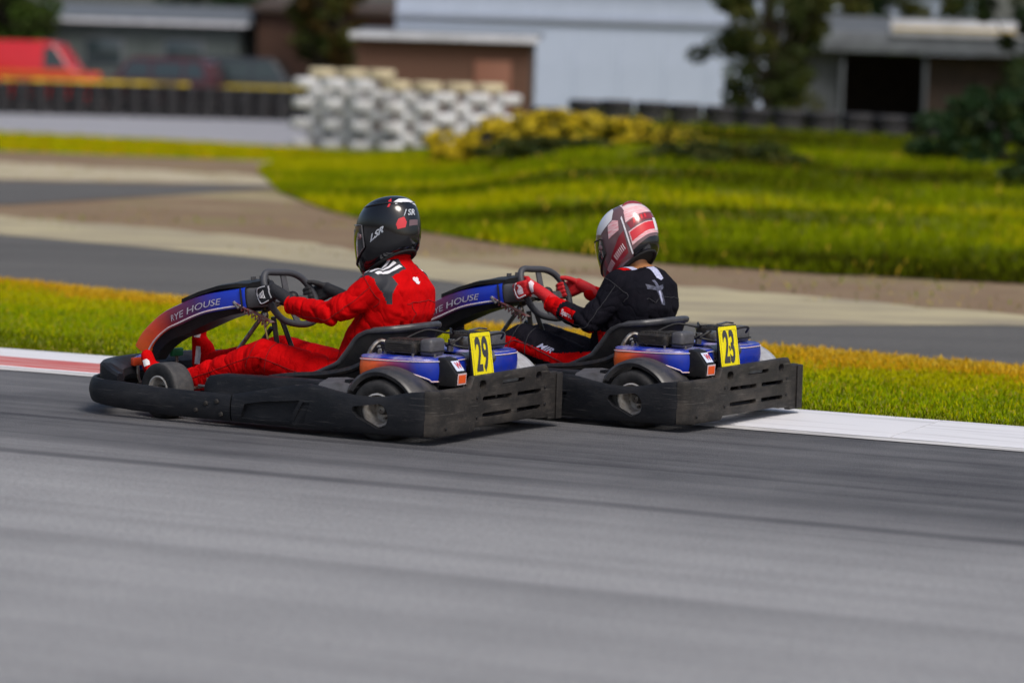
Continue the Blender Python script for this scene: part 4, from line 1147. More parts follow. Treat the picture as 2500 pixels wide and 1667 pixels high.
def hand(P, T, A, Nn, skin_mats, parent, name, wrist):
    """gloved hand closed round a rim: P rim point, T along the rim, A from wrist to rim, Nn away from the wheel centre"""
    P, T, A, Nn, wrist = (Vector(q) for q in (P, T, A, Nn, wrist))
    T.normalize(); A = (A - T * A.dot(T)).normalized(); Nn = (Nn - T * Nn.dot(T) - A * Nn.dot(A)).normalized()
    mb = MB()
    q = lambda a, n_, t_: P + A * a + Nn * n_ + T * t_
    for k, (t_, L) in enumerate(((0.030, 0.94), (0.010, 1.04), (-0.011, 1.0), (-0.031, 0.82))):
        kn = q(-0.012, 0.040, t_); 
        pts = [(q(-0.055, 0.028, t_ * 0.85), 0.015), (kn, 0.0135), (q(0.026 * L, 0.034, t_), 0.0118), (q(0.040 * L, 0.006, t_), 0.0110), (q(0.028 * L, -0.024, t_), 0.0102), (q(0.004, -0.031, t_), 0.0095)]
        mb.chain(pts)
    # thumb leaves the side of the palm low down, lies along the rim
    mb.chain([(q(-0.060, 0.012, 0.022), 0.017), (q(-0.040, -0.010, 0.040), 0.0145), (q(-0.020, -0.026, 0.052), 0.0125), (q(0.004, -0.028, 0.060), 0.0112)])
    # palm
    for t_ in (0.024, 0.008, -0.010, -0.026):
        mb.capsule(q(-0.075, 0.012, t_ * 0.8), q(-0.022, 0.024, t_), 0.019, 0.019)
    mb.chain([(wrist, 0.034), (wrist.lerp(q(-0.085, 0.010, 0), 0.55), 0.031), (q(-0.080, 0.010, 0), 0.029)])
    me = remeshed(mb, 0.0042, 3)
    for m_ in skin_mats: me.materials.append(m_)
    o = new_obj(name, me, parent)
    smooth(me, 180)
    return o, me, q

# helmet surface S(t, ang): t is the ring (0 brim .. 9 crown), ang 0 = straight ahead, + to the wearer's left
HR = np.array([(0.140, -0.172, -0.118, -0.108, 0.086), (0.166, -0.160, -0.142, -0.088, 0.105), (0.176, -0.120, -0.157, -0.050, 0.118), (0.170, -0.060, -0.166, 0.000, 0.126), (0.160, 0.000, -0.168, 0.045, 0.128),
               (0.141, 0.052, -0.160, 0.086, 0.123), (0.110, 0.097, -0.137, 0.121, 0.108), (0.064, 0.130, -0.096, 0.143, 0.080), (0.004, 0.147, -0.052, 0.151, 0.040), (-0.022, 0.151, -0.026, 0.152, 0.002)])
HS = 1.06
def helm(t, ang, off=0.0):
    t = max(0.0, min(8.999, t)); i = int(t); g = t - i
    def cr(c):
        a, b_, c_, d_ = HR[max(i-1, 0), c], HR[i, c], HR[min(i+1, 9), c], HR[min(i+2, 9), c]
        return 0.5 * (2*b_ + (c_ - a) * g + (2*a - 5*b_ + 4*c_ - d_) * g*g + (3*b_ - a - 3*c_ + d_) * g**3)
    xf, zf, xb, zb_, w = (cr(c) for c in range(5))
    cx = (xf + xb) / 2; rx = (xf - xb) / 2
    c_, s_ = math.cos(ang), math.sin(ang); pw = 2 / 2.15
    X = math.copysign(abs(c_) ** pw, c_); Y = math.copysign(abs(s_) ** pw, s_)
    k = 1.0 + (0.0 if X < 0 else -0.06 * X * abs(Y))
    p = Vector((cx + rx * X, w * Y * k, (zf + zb_) / 2 + (zf - zb_) / 2 * X))
    if off:
        c0 = Vector((-0.005, 0, 0.0)); p = p + (p - c0).normalized() * off
    return p * HS

def helmet(name, parent, base, label):
    n = 64
    rings = [[helm(t_, 2 * math.pi * k / n) for k in range(n)] for t_ in np.linspace(0, 8.98, 46)]
    h = MB().loft(rings, cap=False)
    h.f.append(tuple((45) * n + k for k in range(n)))
    o = h.build(name, base, parent, 60)
    # rolled brim and dark lining
    MB().tube([helm(0.0, 2 * math.pi * k / n) for k in range(n)], 0.007, 8, True).build('brim', HLINE, o, 60)
    rings = [[helm(0.0, 2 * math.pi * k / n) * 0.97 for k in range(n)], [helm(2.0, 2 * math.pi * k / n) * 0.86 for k in range(n)], [helm(4.0, 2 * math.pi * k / n) * 0.5 for k in range(n)]]
    MB().loft(rings).build('lining', HLINE, o, 60)
    return o

def hpatch(name, parent, matl, pts, off=0.0015, maxlen=0.05):
    """patch outline given in (degrees, ring)"""
    me = poly_mesh([(a / 100.0, t_ / 10.0) for a, t_ in pts])
    return mapped(name, me, lambda u, v: helm(v * 10, R(u * 100), off), matl, parent, 0.03)

def htext(name, parent, matl, txt, ang, t_, size, sx=1.0, shear=0.2, tilt=0.0, off=0.003, bold=0.001):
    """lettering on the wearer's left side: reads from front to back when seen from the left"""
    me = text_mesh(txt, size, sx, bold, shear)
    ct, st_ = math.cos(tilt), math.sin(tilt)
    return mapped(name, me, lambda u, v: helm(t_ + (v * ct + u * st_) / 0.040, R(ang) + (u * ct - v * st_) / 0.14, off), matl, parent, 0.012)

def visor(parent, t0, t1, half, matl, edge=None):
    nu, nt = 40, 10
    def tt(a, f):                              # the eye port narrows towards the pivots
        e = abs(a) / half; lo = t0 + 0.55 * e ** 2; hi = t1 - 0.9 * e ** 2
        return lo + (hi - lo) * f
    vs2 = []
    for off in (0.006, 0.001):
        for i in range(nu + 1):
            a = -half + 2 * half * i / nu
            for k in range(nt + 1): vs2.append(helm(tt(a, k / nt), R(a), off))
    W = nt + 1; L = (nu + 1) * W; fs = []
    for i in range(nu):
        for k in range(nt):
            a = i * W + k
            fs.append((a, a + W, a + W + 1, a + 1)); fs.append((L + a, L + a + 1, L + a + W + 1, L + a + W))
    me = mesh('visor', vs2, fs, 50)
    o = new_obj('visor', me, parent, matl)
    loop = [helm(tt(-half + 2*half*i/nu, 0), R(-half + 2*half*i/nu), 0.006) for i in range(nu + 1)] + [helm(tt(half - 2*half*i/nu, 1), R(half - 2*half*i/nu), 0.006) for i in range(nu + 1)]
    MB().tube(loop, 0.0035, 6, True).build('visor_seal', edge or HLINE, o)
    for s in (1, -1):
        c_ = helm((t0 + t1) / 2 - 0.1, R(s * (half - 6)), 0.008)
        MB().sphere(c_, (0.014, 0.006, 0.014)).build('visor_pivot', HGRY, o)
    return o

def build_driver(name, kp, cfg):
    D = empty(name)
    pose(D, *kp)
    mb = MB()
    # spine rings: x, z, half depth, half width, lean of the ring
    sp_ = cfg['spine']
    pts = [Vector((q[0], 0, q[1])) for q in sp_]
    rings = []
    for i, q in enumerate(sp_):
        t_ = (pts[min(i+1, len(pts)-1)] - pts[max(i-1, 0)]).normalized()
        ex = Vector((t_.z, 0, -t_.x))
        rings.append(superring(pts[i], q[2], q[3], ex, (0, 1, 0), 30, q[4] if len(q) > 4 else 2.2))
    mb.loft(rings)
    for s, key in ((1, 'armL'), (-1, 'armR')):
        sh, el, wr = (Vector(q) for q in cfg[key])
        inner = Vector((sh.x - 0.01, s * 0.08, sh.z + 0.01))
        mb.chain([(inner, 0.075), (sh, 0.072), (sh.lerp(el, 0.5) + Vector((-0.01, 0, -0.012)), 0.066), (el, 0.058), (el.lerp(wr, 0.5) + Vector((0, 0, -0.006)), 0.054), (wr, 0.042)])
    for key in ('legL', 'legR'):
        hp, kn, an = (Vector(q) for q in cfg[key])
        mb.chain([(hp, 0.104), (hp.lerp(kn, 0.5), 0.097), (kn, 0.083), (kn.lerp(an, 0.40) + Vector((0, 0, -0.010)), 0.076), (kn.lerp(an, 0.8) + Vector((0, 0, -0.006)), 0.062), (an, 0.053)])
    me = remeshed(mb, 0.0075, 5)
    wrinkle(me, cfg['wrinkles'], 0.002)
    for m_ in cfg['mats']: me.materials.append(m_)
    for p in me.polygons:
        p.material_index = cfg['paint'](p.center, p.normal)
    smooth(me, 180)
    body = new_obj('body', me, D)
    return D, body, tree_of(me)

def seam(tree, pts, matl, parent, r=0.0017, closed=False, n=8, name='seam'):
    P_ = catmull(pts, n, closed); out = []
    for p in P_:
        h_ = tree.find_nearest(p); out.append(h_[0] + h_[1] * 0.0008)
    return MB().tube(out, r, 6, closed).build(name, matl, parent, 60)
def suit_seams(tree, body, aL, lL, sh, mseam, mcuff):
    s_, e_, w_ = (Vector(q) for q in aL)
    # armhole, sleeve, cuff
    ax = (e_ - s_).normalized(); u_ = ax.cross(Vector((0, 0, 1))).normalized(); v_ = ax.cross(u_)
    seam(tree, [s_ + ax * 0.02 + 0.09 * (math.cos(a) * u_ + math.sin(a) * v_) for a in np.linspace(0, 6.283, 14, endpoint=False)], mseam, body, closed=True)
    seam(tree, [s_ + Vector((-0.03, 0.08, 0)), s_.lerp(e_, 0.5) + Vector((-0.02, 0.09, -0.03)), e_ + Vector((-0.01, 0.08, -0.04)), e_.lerp(w_, 0.5) + Vector((0, 0.07, -0.05)), w_ + Vector((0, 0.04, -0.05))], mseam, body)
    ax = (w_ - e_).normalized(); u_ = ax.cross(Vector((0, 0, 1))).normalized(); v_ = ax.cross(u_)
    seam(tree, [w_ + ax * 0.012 + 0.055 * (math.cos(a) * u_ + math.sin(a) * v_) for a in np.linspace(0, 6.283, 12, endpoint=False)], mcuff, body, 0.0055, True, name='cuff')
    # side of the trouser leg, knee panel
    h_, k_, a_ = (Vector(q) for q in lL)
    seam(tree, [h_ + Vector((0, 0.12, 0.0)), h_.lerp(k_, 0.5) + Vector((0, 0.12, 0)), k_ + Vector((0, 0.1, 0.0)), k_.lerp(a_, 0.5) + Vector((0, 0.1, 0)), a_ + Vector((0, 0.08, 0))], mseam, body)
    ax = (k_ - h_).normalized(); u_ = ax.cross(Vector((0, 1, 0))).normalized()
    for f in (0.86, 1.06):
        c = h_.lerp(k_, f); seam(tree, [c + 0.11 * (math.cos(a) * Vector((0, 1, 0)) + math.sin(a) * Vector((-0.2, 0, 1))) for a in np.linspace(-0.6, 2.6, 8)], mseam, body)
    # yoke across the back and the spine seam
    seam(tree, [(-0.62 + sh, y, 0.600 + 0.01 * math.cos(y * 12)) for y in np.linspace(-0.2, 0.2, 9)], mseam, body)
    seam(tree, [(-0.62 + sh, 0.115, z) for z in np.linspace(0.38, 0.60, 6)], mseam, body)

# ---------------- driver in red
armL = ((-0.358, 0.178, 0.672), (-0.185, 0.275, 0.535), (0.075, 0.205, 0.555))
armR = ((-0.365, -0.175, 0.665), (-0.165, -0.285, 0.535), (0.035, -0.205, 0.565))
legL = ((-0.20, 0.10, 0.185), (0.245, 0.185, 0.300), (0.715, 0.215, 0.135))
legR = ((-0.20, -0.10, 0.185), (0.365, -0.170, 0.290), (0.810, -0.195, 0.205))
def paint_red(c, n):
    # black yoke over both shoulders with a tongue down the back of the sleeve
    y = abs(c.y)
    if c.z > 0.685 and 0.055 < y < 0.232 and c.z < 0.80:
        xb = float(np.interp(y, [0.05, 0.15, 0.225], [-0.455, -0.435, -0.418]))
        if xb < c.x < -0.285: return 1
    if y > 0.15 and 0.590 < c.z < 0.715 and n.x < 0.35:
        f = (0.715 - c.z) / 0.125
        if -0.470 + 0.010 * f < c.x < -0.385 - 0.055 * f: return 1
    return 0
cfg = dict(
    spine=[(-0.175, 0.135, 0.10, 0.17), (-0.205, 0.20, 0.135, 0.185), (-0.245, 0.31, 0.150, 0.185), (-0.295, 0.41, 0.150, 0.185), (-0.355, 0.50, 0.150, 0.195), (-0.395, 0.58, 0.145, 0.205), (-0.400, 0.645, 0.120, 0.205, 2.4), (-0.385, 0.700, 0.095, 0.165), (-0.365, 0.745, 0.078, 0.098), (-0.352, 0.785, 0.070, 0.076), (-0.340, 0.83, 0.064, 0.068)],
    armL=armL, armR=armR, legL=legL, legR=legR, mats=[REDS, NAVY], paint=paint_red,
    wrinkles=[((-0.20, 0.26, 0.54), 0.17, (0.7, 0.2, -0.5), 0.013, 62), ((-0.02, 0.24, 0.545), 0.13, (1, -0.2, 0.1), 0.007, 70), ((-0.27, 0.12, 0.42), 0.20, (0.5, 0.2, 1), 0.012, 48), ((-0.50, 0.10, 0.50), 0.20, (0.3, 1, -0.5), 0.009, 40), ((-0.10, 0.16, 0.25), 0.22, (1, 0.4, 0.3), 0.011, 50), ((0.22, 0.19, 0.29), 0.18, (1, 0, 0.6), 0.010, 46), ((0.5, 0.20, 0.2), 0.2, (1, 0, -0.3), 0.007, 50), ((-0.36, 0.12, 0.74), 0.12, (0.3, 0.6, 0.6), 0.006, 70), ((-0.17, -0.27, 0.54), 0.16, (0.7, 0.2, -0.5), 0.010, 60)])
dr1, body1, tree1 = build_driver('person', (*O1, A1), cfg)
tag(dr1, 'person in a red race suit and black helmet, gripping the steering wheel of kart 29', 'person', 'kart drivers')
# white shoulder stripes
for s in (1, -1):
    for x0 in (-0.432, -0.402, -0.372):
        fn = lambda u, v, s=s, x0=x0: (x0 + 0.046 * u + 0.016 * (v - 0.5), s * (0.066 + 0.150 * u), 0.75)
        g = conform(tree1, fn, (0, -s * 0.25, -1), 0.0025)
        mapped('shoulder_stripe', mesh('q', [(0, 0, 0), (1, 0, 0), (1, 1, 0), (0, 1, 0)], [(0, 1, 2, 3)], 0), lambda u, v, g=g: g(u, v), WHITEC, body1, 0.08)
suit_seams(tree1, body1, armL, legL, 0.0, mat('seam_red', (0.20, 0.0008, 0.0015), 0.9), REDS)
# pale emblem high on the back
g = conform(tree1, lambda u, v: (-0.60, 0.030 - 0.75 * u, 0.715 + 0.75 * v), (1, 0, -0.2), 0.0025)
mapped('back_emblem', poly_mesh([(-0.030, 0.018), (-0.012, 0.026), (0.004, 0.020), (0.022, 0.024), (0.030, 0.010), (0.020, -0.002), (0.030, -0.012), (0.008, -0.026), (-0.014, -0.020), (-0.020, -0.006), (-0.032, 0.004)]), g, PINKW, body1, 0.012)
# collar fold
MB().tube([Vector((-0.345 + 0.074 * math.cos(a), 0.080 * math.sin(a), 0.792 - 0.012 * math.cos(a))) for a in np.linspace(0, 2 * math.pi, 40, endpoint=False)], 0.011, 8, True).build('collar', REDS, body1, 60)

def boots(D, mats, feet, white=True):
    for an, he, ba, to in feet:
        an, he, ba, to = (Vector(q) for q in (an, he, ba, to))
        mb = MB().chain([(an, 0.050), (he, 0.036), (ba, 0.036), (to, 0.030)])
        mb.chain([(an, 0.048), (an.lerp(ba, 0.5) + (an - he) * 0.25, 0.040), (ba, 0.036)])
        mb.chain([(ba + Vector((0, 0.018, 0)), 0.026), (to + Vector((0, 0.014, 0)), 0.022)]); mb.chain([(ba - Vector((0, 0.018, 0)), 0.026), (to - Vector((0, 0.014, 0)), 0.022)])
        me = remeshed(mb, 0.006, 4); me.materials.append(mats[0]); smooth(me, 180)
        b_ = new_obj('boot', me, D); tr_ = tree_of(me)
        if white:
            cpt = he.lerp(ba, 0.25); ax_ = (to - he).normalized(); side = Vector((0, 1, 0)); upv = ax_.cross(side).normalized()
            upv = upv if upv.x < 0 else -upv
            for f0, f1, k0, k1 in ((0.02, 0.50, -0.012, 0.026), (0.74, 0.90, -0.022, 0.010)):
                def fn(u, v, f0=f0, f1=f1, k0=k0, k1=k1): return he.lerp(to, f0 + (f1 - f0) * u) + upv * (k0 + (k1 - k0) * v)
                for sd in (1, ):
                    g = conform(tr_, fn, (0.25, -sd, -0.1), 0.002)
                    mapped('boot_panel', mesh('q', [(0, 0, 0), (1, 0.1, 0), (1, 0.8, 0), (0.6, 1, 0), (0, 0.9, 0)], [(0, 1, 2, 3, 4)], 0), lambda u, v, g=g: g(u, v), WHITEC, b_, 0.12)
boots(dr1, (REDS,), (((0.730, 0.218, 0.140), (0.792, 0.222, 0.085), (0.862, 0.230, 0.205), (0.880, 0.235, 0.262)), ((0.815, -0.197, 0.215), (0.872, -0.197, 0.190), (0.880, -0.200, 0.320), (0.868, -0.200, 0.372))))
# gloves: black with pale piping
GLB = mat('glove_black', (0.012, 0.012, 0.015), 0.7, bump=0.2, bscale=250)
sp_w = lambda y, z: Vector((0.215 + 0.19 * y + 0.375 * (z - 0.57), y, z))
for s, wr, py, pz in ((1, armL[2], 0.150, 0.588), (-1, armR[2], -0.155, 0.582)):
    P_ = sp_w(py, pz); T_ = sp_w(py, pz + 0.03) - sp_w(py, pz - 0.03)
    o, me, q = hand(P_, T_, P_ - Vector(wr), (0.15, s, 0.25), [GLB], dr1, 'glove', Vector(wr) + Vector((-0.01, 0, 0.002)))
    tr_ = tree_of(me)
    def back(u, v, q=q, s=s): return q(-0.055 + u, 0.06, v)
    g = conform(tr_, back, q(0, -1, 0) - q(0, 0, 0), 0.0018)
    outl = [(0.005, -0.034), (0.050, -0.036), (0.068, -0.012), (0.066, 0.020), (0.045, 0.036), (0.005, 0.034)]
    pp = [g(u, v) for u, v in [(p.x, p.y) for p in catmull([(a, b_, 0) for a, b_ in outl], 6)]]
    MB().tube(pp, 0.0024, 6).build('glove_piping', WHITEC, o)
    tm = text_mesh('FREEM', 0.020, 0.9, 0.0003) if False else None
    bars = MB()
    for k in range(5):
        a = [g(0.020 + 0.008 * k, -0.020 + 0.003 * k), g(0.022 + 0.008 * k, 0.0), g(0.020 + 0.008 * k, 0.020 - 0.003 * k)]
        bars.tube(a, 0.0017, 5)
    bars.build('glove_print', WHITEC, o)
    cuff = [g(-0.012, v) for v in np.linspace(-0.028, 0.030, 8)]
    MB().tube(cuff, 0.004, 6).build('glove_strap', mat('glove_grey', (0.35, 0.35, 0.38), 0.6), o)

# helmet: glossy black full face with pale decals
h1 = helmet('helmet', dr1, HBLK, '')
h1.location = (-0.312, 0.0, 0.908); h1.rotation_euler = (0, R(17), R(-14))
visor(h1, 2.1, 5.3, 82, VISOR, CLEARE)
hpatch('decal', h1, HWHT, [(150, 5.6), (166, 5.95), (186, 5.9), (204, 5.5), (212, 4.9), (200, 5.0), (186, 5.35), (168, 5.4), (152, 5.25)])
hpatch('decal', h1, HRED, [(140, 5.9), (150, 6.25), (146, 5.7), (138, 5.1), (134, 5.15), (140, 5.6)])
hpatch('decal', h1, HRED, [(146, 2.75), (162, 2.75), (166, 3.2), (162, 3.75), (150, 3.65), (144, 3.2)])
PALEL = mat('helmet_lettering', (0.36, 0.40, 0.46), 0.3, col2=(0.62, 0.64, 0.68), scale=60)
htext('lettering', h1, PALEL, 'LSR', 106, 3.05, 0.026, 1.6, 0.5, 0.16)
htext('lettering', h1, PALEL, '/ SR', 174, 4.1, 0.034, 1.1, 0.4, 0.0)
hpatch('decal', h1, HGRY, [(170, 2.8), (192, 2.9), (194, 3.4), (172, 3.35)])
# raised rear spoiler ridge
rd = MB()
for sg in (1, -1):
    rd.tube([helm(6.6 - 1.6 * abs(a - 60) / 130, R(sg * a), 0.0) for a in np.linspace(62, 170, 30)], [0.0025 + 0.0045 * math.sin(math.pi * k / 29) for k in range(30)], 8)
rd.build('spoiler_ridge', HBLK, h1, 60)
MB().tube([helm(0.35 + 0.25 * math.cos(a), a, 0.0015) for a in np.linspace(0, 2 * math.pi, 60, endpoint=False)], 0.0055, 6, True).build('lower_edge', HLINE, h1, 60)

# ---------------- driver in black
arm2L = ((-0.312, 0.185, 0.655), (-0.215, 0.290, 0.470), (0.050, 0.205, 0.535))
arm2R = ((-0.312, -0.185, 0.655), (-0.165, -0.290, 0.510), (0.065, -0.200, 0.570))
leg2L = ((-0.20, 0.105, 0.190), (0.215, 0.200, 0.345), (0.70, 0.215, 0.135))
leg2R = ((-0.20, -0.105, 0.190), (0.33, -0.175, 0.320), (0.80, -0.195, 0.205))
def paint_blk(c, n):
    if c.z > 0.705 + 0.25 * (c.x + 0.32) and math.hypot(c.x + 0.297, c.y) < 0.10: return 2
    # red forearm sleeves
    for s, a in ((1, arm2L), (-1, arm2R)):
        el, wr = Vector(a[1]), Vector(a[2]); d = wr - el; f = (c - el).dot(d) / d.length_squared
        if (0.66 if s > 0 else 0.78) < f < 1.3 and (c - (el + d * f)).length < 0.085: return 1
    # red side stripe along the thigh and down the flank
    if c.y > 0.12:
        if -0.23 < c.x < 0.30 and n.y > 0.25:
            zc = float(np.interp(c.x, [-0.23, -0.168, 0.003, 0.131, 0.225, 0.30], [0.300, 0.284, 0.268, 0.300, 0.328, 0.335]))
            if abs(c.z - zc) < (0.027 if c.x < 0.2 else 0.034): return 1
        if -0.30 < c.x < -0.16 and 0.24 < c.z < 0.42 and c.y > 0.12 and abs(c.x + 0.255 - 0.25 * (c.z - 0.33)) < 0.030: return 1
    return 0
cfg2 = dict(
    spine=[(-0.175, 0.135, 0.10, 0.17), (-0.205, 0.20, 0.135, 0.190), (-0.240, 0.31, 0.155, 0.195), (-0.280, 0.41, 0.160, 0.198), (-0.330, 0.49, 0.158, 0.208), (-0.362, 0.565, 0.150, 0.215), (-0.358, 0.632, 0.128, 0.212, 2.4), (-0.338, 0.676, 0.105, 0.170), (-0.316, 0.706, 0.080, 0.095), (-0.302, 0.735, 0.060, 0.062), (-0.285, 0.80, 0.056, 0.058)],
    armL=arm2L, armR=arm2R, legL=leg2L, legR=leg2R, mats=[BLKS, REDS, SKIN], paint=paint_blk,
    wrinkles=[((-0.21, 0.27, 0.49), 0.17, (0.6, 0.2, -0.6), 0.013, 60), ((-0.05, 0.24, 0.52), 0.13, (1, -0.2, 0.3), 0.006, 70), ((-0.27, 0.12, 0.40), 0.20, (0.5, 0.2, 1), 0.012, 46), ((-0.50, 0.10, 0.50), 0.22, (0.3, 1, -0.5), 0.008, 38), ((-0.10, 0.16, 0.25), 0.22, (1, 0.4, 0.3), 0.008, 50), ((0.22, 0.19, 0.31), 0.18, (1, 0, 0.6), 0.007, 46)])
dr2, body2, tree2 = build_driver('person', (*O2, A2), cfg2)
tag(dr2, 'person in a black race suit with red gloves and red-white helmet in kart 23', 'person', 'kart drivers')
boots(dr2, (BLKS,), (((0.715, 0.218, 0.140), (0.775, 0.222, 0.085), (0.846, 0.230, 0.205), (0.866, 0.235, 0.262)), ((0.805, -0.197, 0.215), (0.862, -0.197, 0.190), (0.870, -0.200, 0.320), (0.860, -0.200, 0.372))), False)
MB().tube([Vector((-0.304 + 0.070 * math.cos(a), 0.076 * math.sin(a), 0.703 + 0.016 * math.cos(a))) for a in np.linspace(0, 2 * math.pi, 40, endpoint=False)], 0.010, 8, True).build('collar', BLKS, body2, 60)
suit_seams(tree2, body2, arm2L, leg2L, 0.04, mat('seam_grey', (0.035, 0.035, 0.042), 0.9), REDS)
# shoulder patches, back emblem, thigh lettering, sleeve lettering
g = conform(tree2, lambda u, v: (-0.310 + u, 0.13 + v, 0.72), (0, -0.3, -1), 0.0025)
mapped('shoulder_patch', poly_mesh([(-0.055, -0.045), (0.02, -0.045), (0.03, -0.005), (-0.045, -0.005)]), g, LILAC, body2, 0.012)
mapped('shoulder_patch', poly_mesh([(-0.040, 0.0), (0.035, 0.0), (0.045, 0.050), (-0.025, 0.050)]), g, REDS, body2, 0.012)
g = conform(tree2, lambda u, v: (-0.62, 0.090 - 0.8 * u, 0.63 + 0.75 * v), (1, 0, -0.25), 0.0025)
mapped('back_emblem', poly_mesh([(-0.075, 0.065), (-0.012, 0.050), (0.010, 0.0), (0.022, -0.05), (0.05, -0.058), (0.058, -0.04), (0.035, 0.045), (0.066, 0.06), (0.066, 0.085), (0.02, 0.075), (0.01, 0.12), (-0.012, 0.12), (-0.008, 0.072), (-0.075, 0.10)]), g, mat('emblem_slate', (0.035, 0.038, 0.06), 0.6, col2=(0.12, 0.125, 0.19), scale=45), body2, 0.012)
mapped('back_emblem', poly_mesh([(0.004, 0.040), (0.022, 0.045), (0.034, -0.02), (0.030, -0.044), (0.020, -0.02)]), conform(tree2, lambda u, v: (-0.62, 0.090 - 0.8 * u, 0.63 + 0.75 * v), (1, 0, -0.25), 0.004), LILAC, body2, 0.012)
# neck patch on the collar
g = conform(tree2, lambda u, v: (-0.48, 0.035 - u, 0.725 + v), (1, 0, -0.3), 0.004)
mapped('collar_patch', poly_mesh([(-0.025, 0.035), (0.028, 0.035), (0.030, -0.035), (0.0, -0.045), (-0.025, -0.03)]), g, LILAC, body2, 0.012)
def along(a, b_, off=(0, 0, 0)):
    a, b_ = Vector(a), Vector(b_)
    d = (b_ - a).normalized(); side = Vector((0, 1, 0)); upv = d.cross(side).normalized(); upv = upv if upv.z > 0 else -upv
    return lambda u, v: a.lerp(b_, 0.5) + Vector(off) - d * u + upv * v       # reads from front to back seen from the left
fn = along(leg2L[0], leg2L[1], (0.05, 0.1, 0.050))
mapped('thigh_lettering', text_mesh('MIR', 0.040, 1.3, 0.0006, 0.5), conform(tree2, fn, (0, -1, -0.25), 0.0025), LILAC, body2, 0.01)
fn = along(arm2L[1], arm2L[2], (-0.015, 0.1, 0.0))
mapped('sleeve_patch', poly_mesh([(-0.052, -0.020), (0.052, -0.032), (0.052, 0.030), (-0.030, 0.030), (-0.052, 0.012)]), conform(tree2, fn, (0, -1, -0.1), 0.0025), REDS, body2, 0.012)
mapped('sleeve_lettering', text_mesh('Sparco', 0.034, 0.85, 0.0012), conform(tree2, fn, (0, -1, -0.1), 0.0045), PINKW, body2, 0.008)
GLR = mat('glove_red', (0.55, 0.006, 0.010), 0.6, bump=0.2, bscale=250)
for s, wr, py, pz in ((1, arm2L[2], 0.150, 0.590), (-1, arm2R[2], -0.155, 0.585)):
    P_ = sp_w(py, pz); T_ = sp_w(py, pz + 0.03) - sp_w(py, pz - 0.03)
    o, me, q = hand(P_, T_, P_ - Vector(wr), (0.15, s, 0.25), [GLR], dr2, 'glove', Vector(wr) + Vector((-0.03, 0, -0.002)))
    tr_ = tree_of(me)
    g = conform(tr_, lambda u, v, q=q: q(-0.055 + u, 0.06, v), q(0, -1, 0) - q(0, 0, 0), 0.0018)
    pp = [g(p.x, p.y) for p in catmull([(a, b_, 0) for a, b_ in [(0.005, -0.034), (0.050, -0.036), (0.066, -0.012), (0.064, 0.020), (0.04, 0.036)]], 6)]
    MB().tube(pp, 0.0034, 6).build('glove_piping', WHITEC, o)
    mapped('glove_print', poly_mesh([(0.012, -0.024), (0.045, -0.022), (0.050, 0.0), (0.030, 0.012), (0.040, 0.026), (0.026, 0.028), (0.010, 0.006)]), g, PINKW, o, 0.008)
    g2 = conform(tr_, lambda u, v, q=q: q(-0.100 + u, 0.06, v), q(0, -1, 0) - q(0, 0, 0), 0.0022)
    mapped('cuff_label', poly_mesh([(-0.012, -0.034), (0.010, -0.034), (0.010, 0.034), (-0.012, 0.034)]), g2, PINKW, o, 0.008)

h2 = helmet('helmet', dr2, HGRY, '')
h2.location = (-0.245, 0.0, 0.862); h2.rotation_euler = (0, R(29), R(-12))
visor(h2, 2.3, 5.0, 78, VISOR, HLINE)
hpatch('decal', h2, HWHT, [(40, 7.8), (50, 6.5), (56, 5.2), (76, 4.6), (94, 4.9), (106, 5.1), (114, 6.2), (112, 7.2), (80, 8.2)])
hpatch('decal', h2, HPNK, [(92, 3.6), (114, 3.7), (118, 4.6), (108, 5.0), (96, 4.8)], 0.0028)
hpatch('decal', h2, HPNK, [(60, 8.5), (150, 8.5), (190, 7.8), (160, 7.2), (135, 7.2), (112, 7.5), (90, 8.0)])
hpatch('decal', h2, HRED, [(140, 7.1), (170, 7.3), (206, 6.9), (206, 7.6), (180, 8.0), (150, 7.6)], 0.003)
hpatch('decal', h2, mat('helmet_rose', (0.80, 0.52, 0.54), 0.2, coat=0.6, col2=(0.82, 0.74, 0.76), scale=14, stretch=(1, 1, 5)), [(136, 5.3), (170, 5.5), (214, 5.3), (214, 6.6), (170, 7.2), (136, 7.0)], 0.002)
hpatch('decal', h2, HPNK, [(130, 4.0), (165, 4.4), (214, 4.7), (214, 5.3), (170, 5.5), (134, 5.3)], 0.002)
hpatch('decal', h2, HDRD, [(136, 3.2), (170, 3.6), (212, 3.9), (214, 4.6), (170, 4.3), (132, 3.9)], 0.002)
for k in range(4):
    a0 = 144 + 9 * k
    hpatch('decal', h2, HRED, [(a0, 3.55 + 0.09 * k), (a0 + 5, 3.6 + 0.09 * k), (a0 + 6, 4.15 + 0.07 * k), (a0 + 1, 4.1 + 0.07 * k)], 0.0035)
hpatch('decal', h2, HPNK, [(130, 1.8), (170, 2.2), (218, 2.5), (218, 3.65), (170, 3.4), (130, 3.05)], 0.0022)
hpatch('decal', h2, HRED, [(132, 2.15), (170, 2.55), (216, 2.8), (216, 3.55), (170, 3.3), (132, 2.95)], 0.0036)
hpatch('decal', h2, HWHT, [(190, 2.5), (203, 2.6), (203, 3.85), (190, 3.75)], 0.005)
hpatch('decal', h2, HDRD, [(40, 0.5), (80, 0.9), (118, 1.4), (122, 3.4), (112, 3.2), (80, 2.0), (40, 1.5)], 0.003)
htext('lettering', h2, PINKW, 'IIIIII IIIIIII', 92, 1.85, 0.034, 1.0, 0.0, 0.24, 0.005, 0.0)
hpatch('decal', h2, WHITEC, [(124, 0.9), (127, 0.9), (127, 4.9), (124, 4.7)], 0.003)
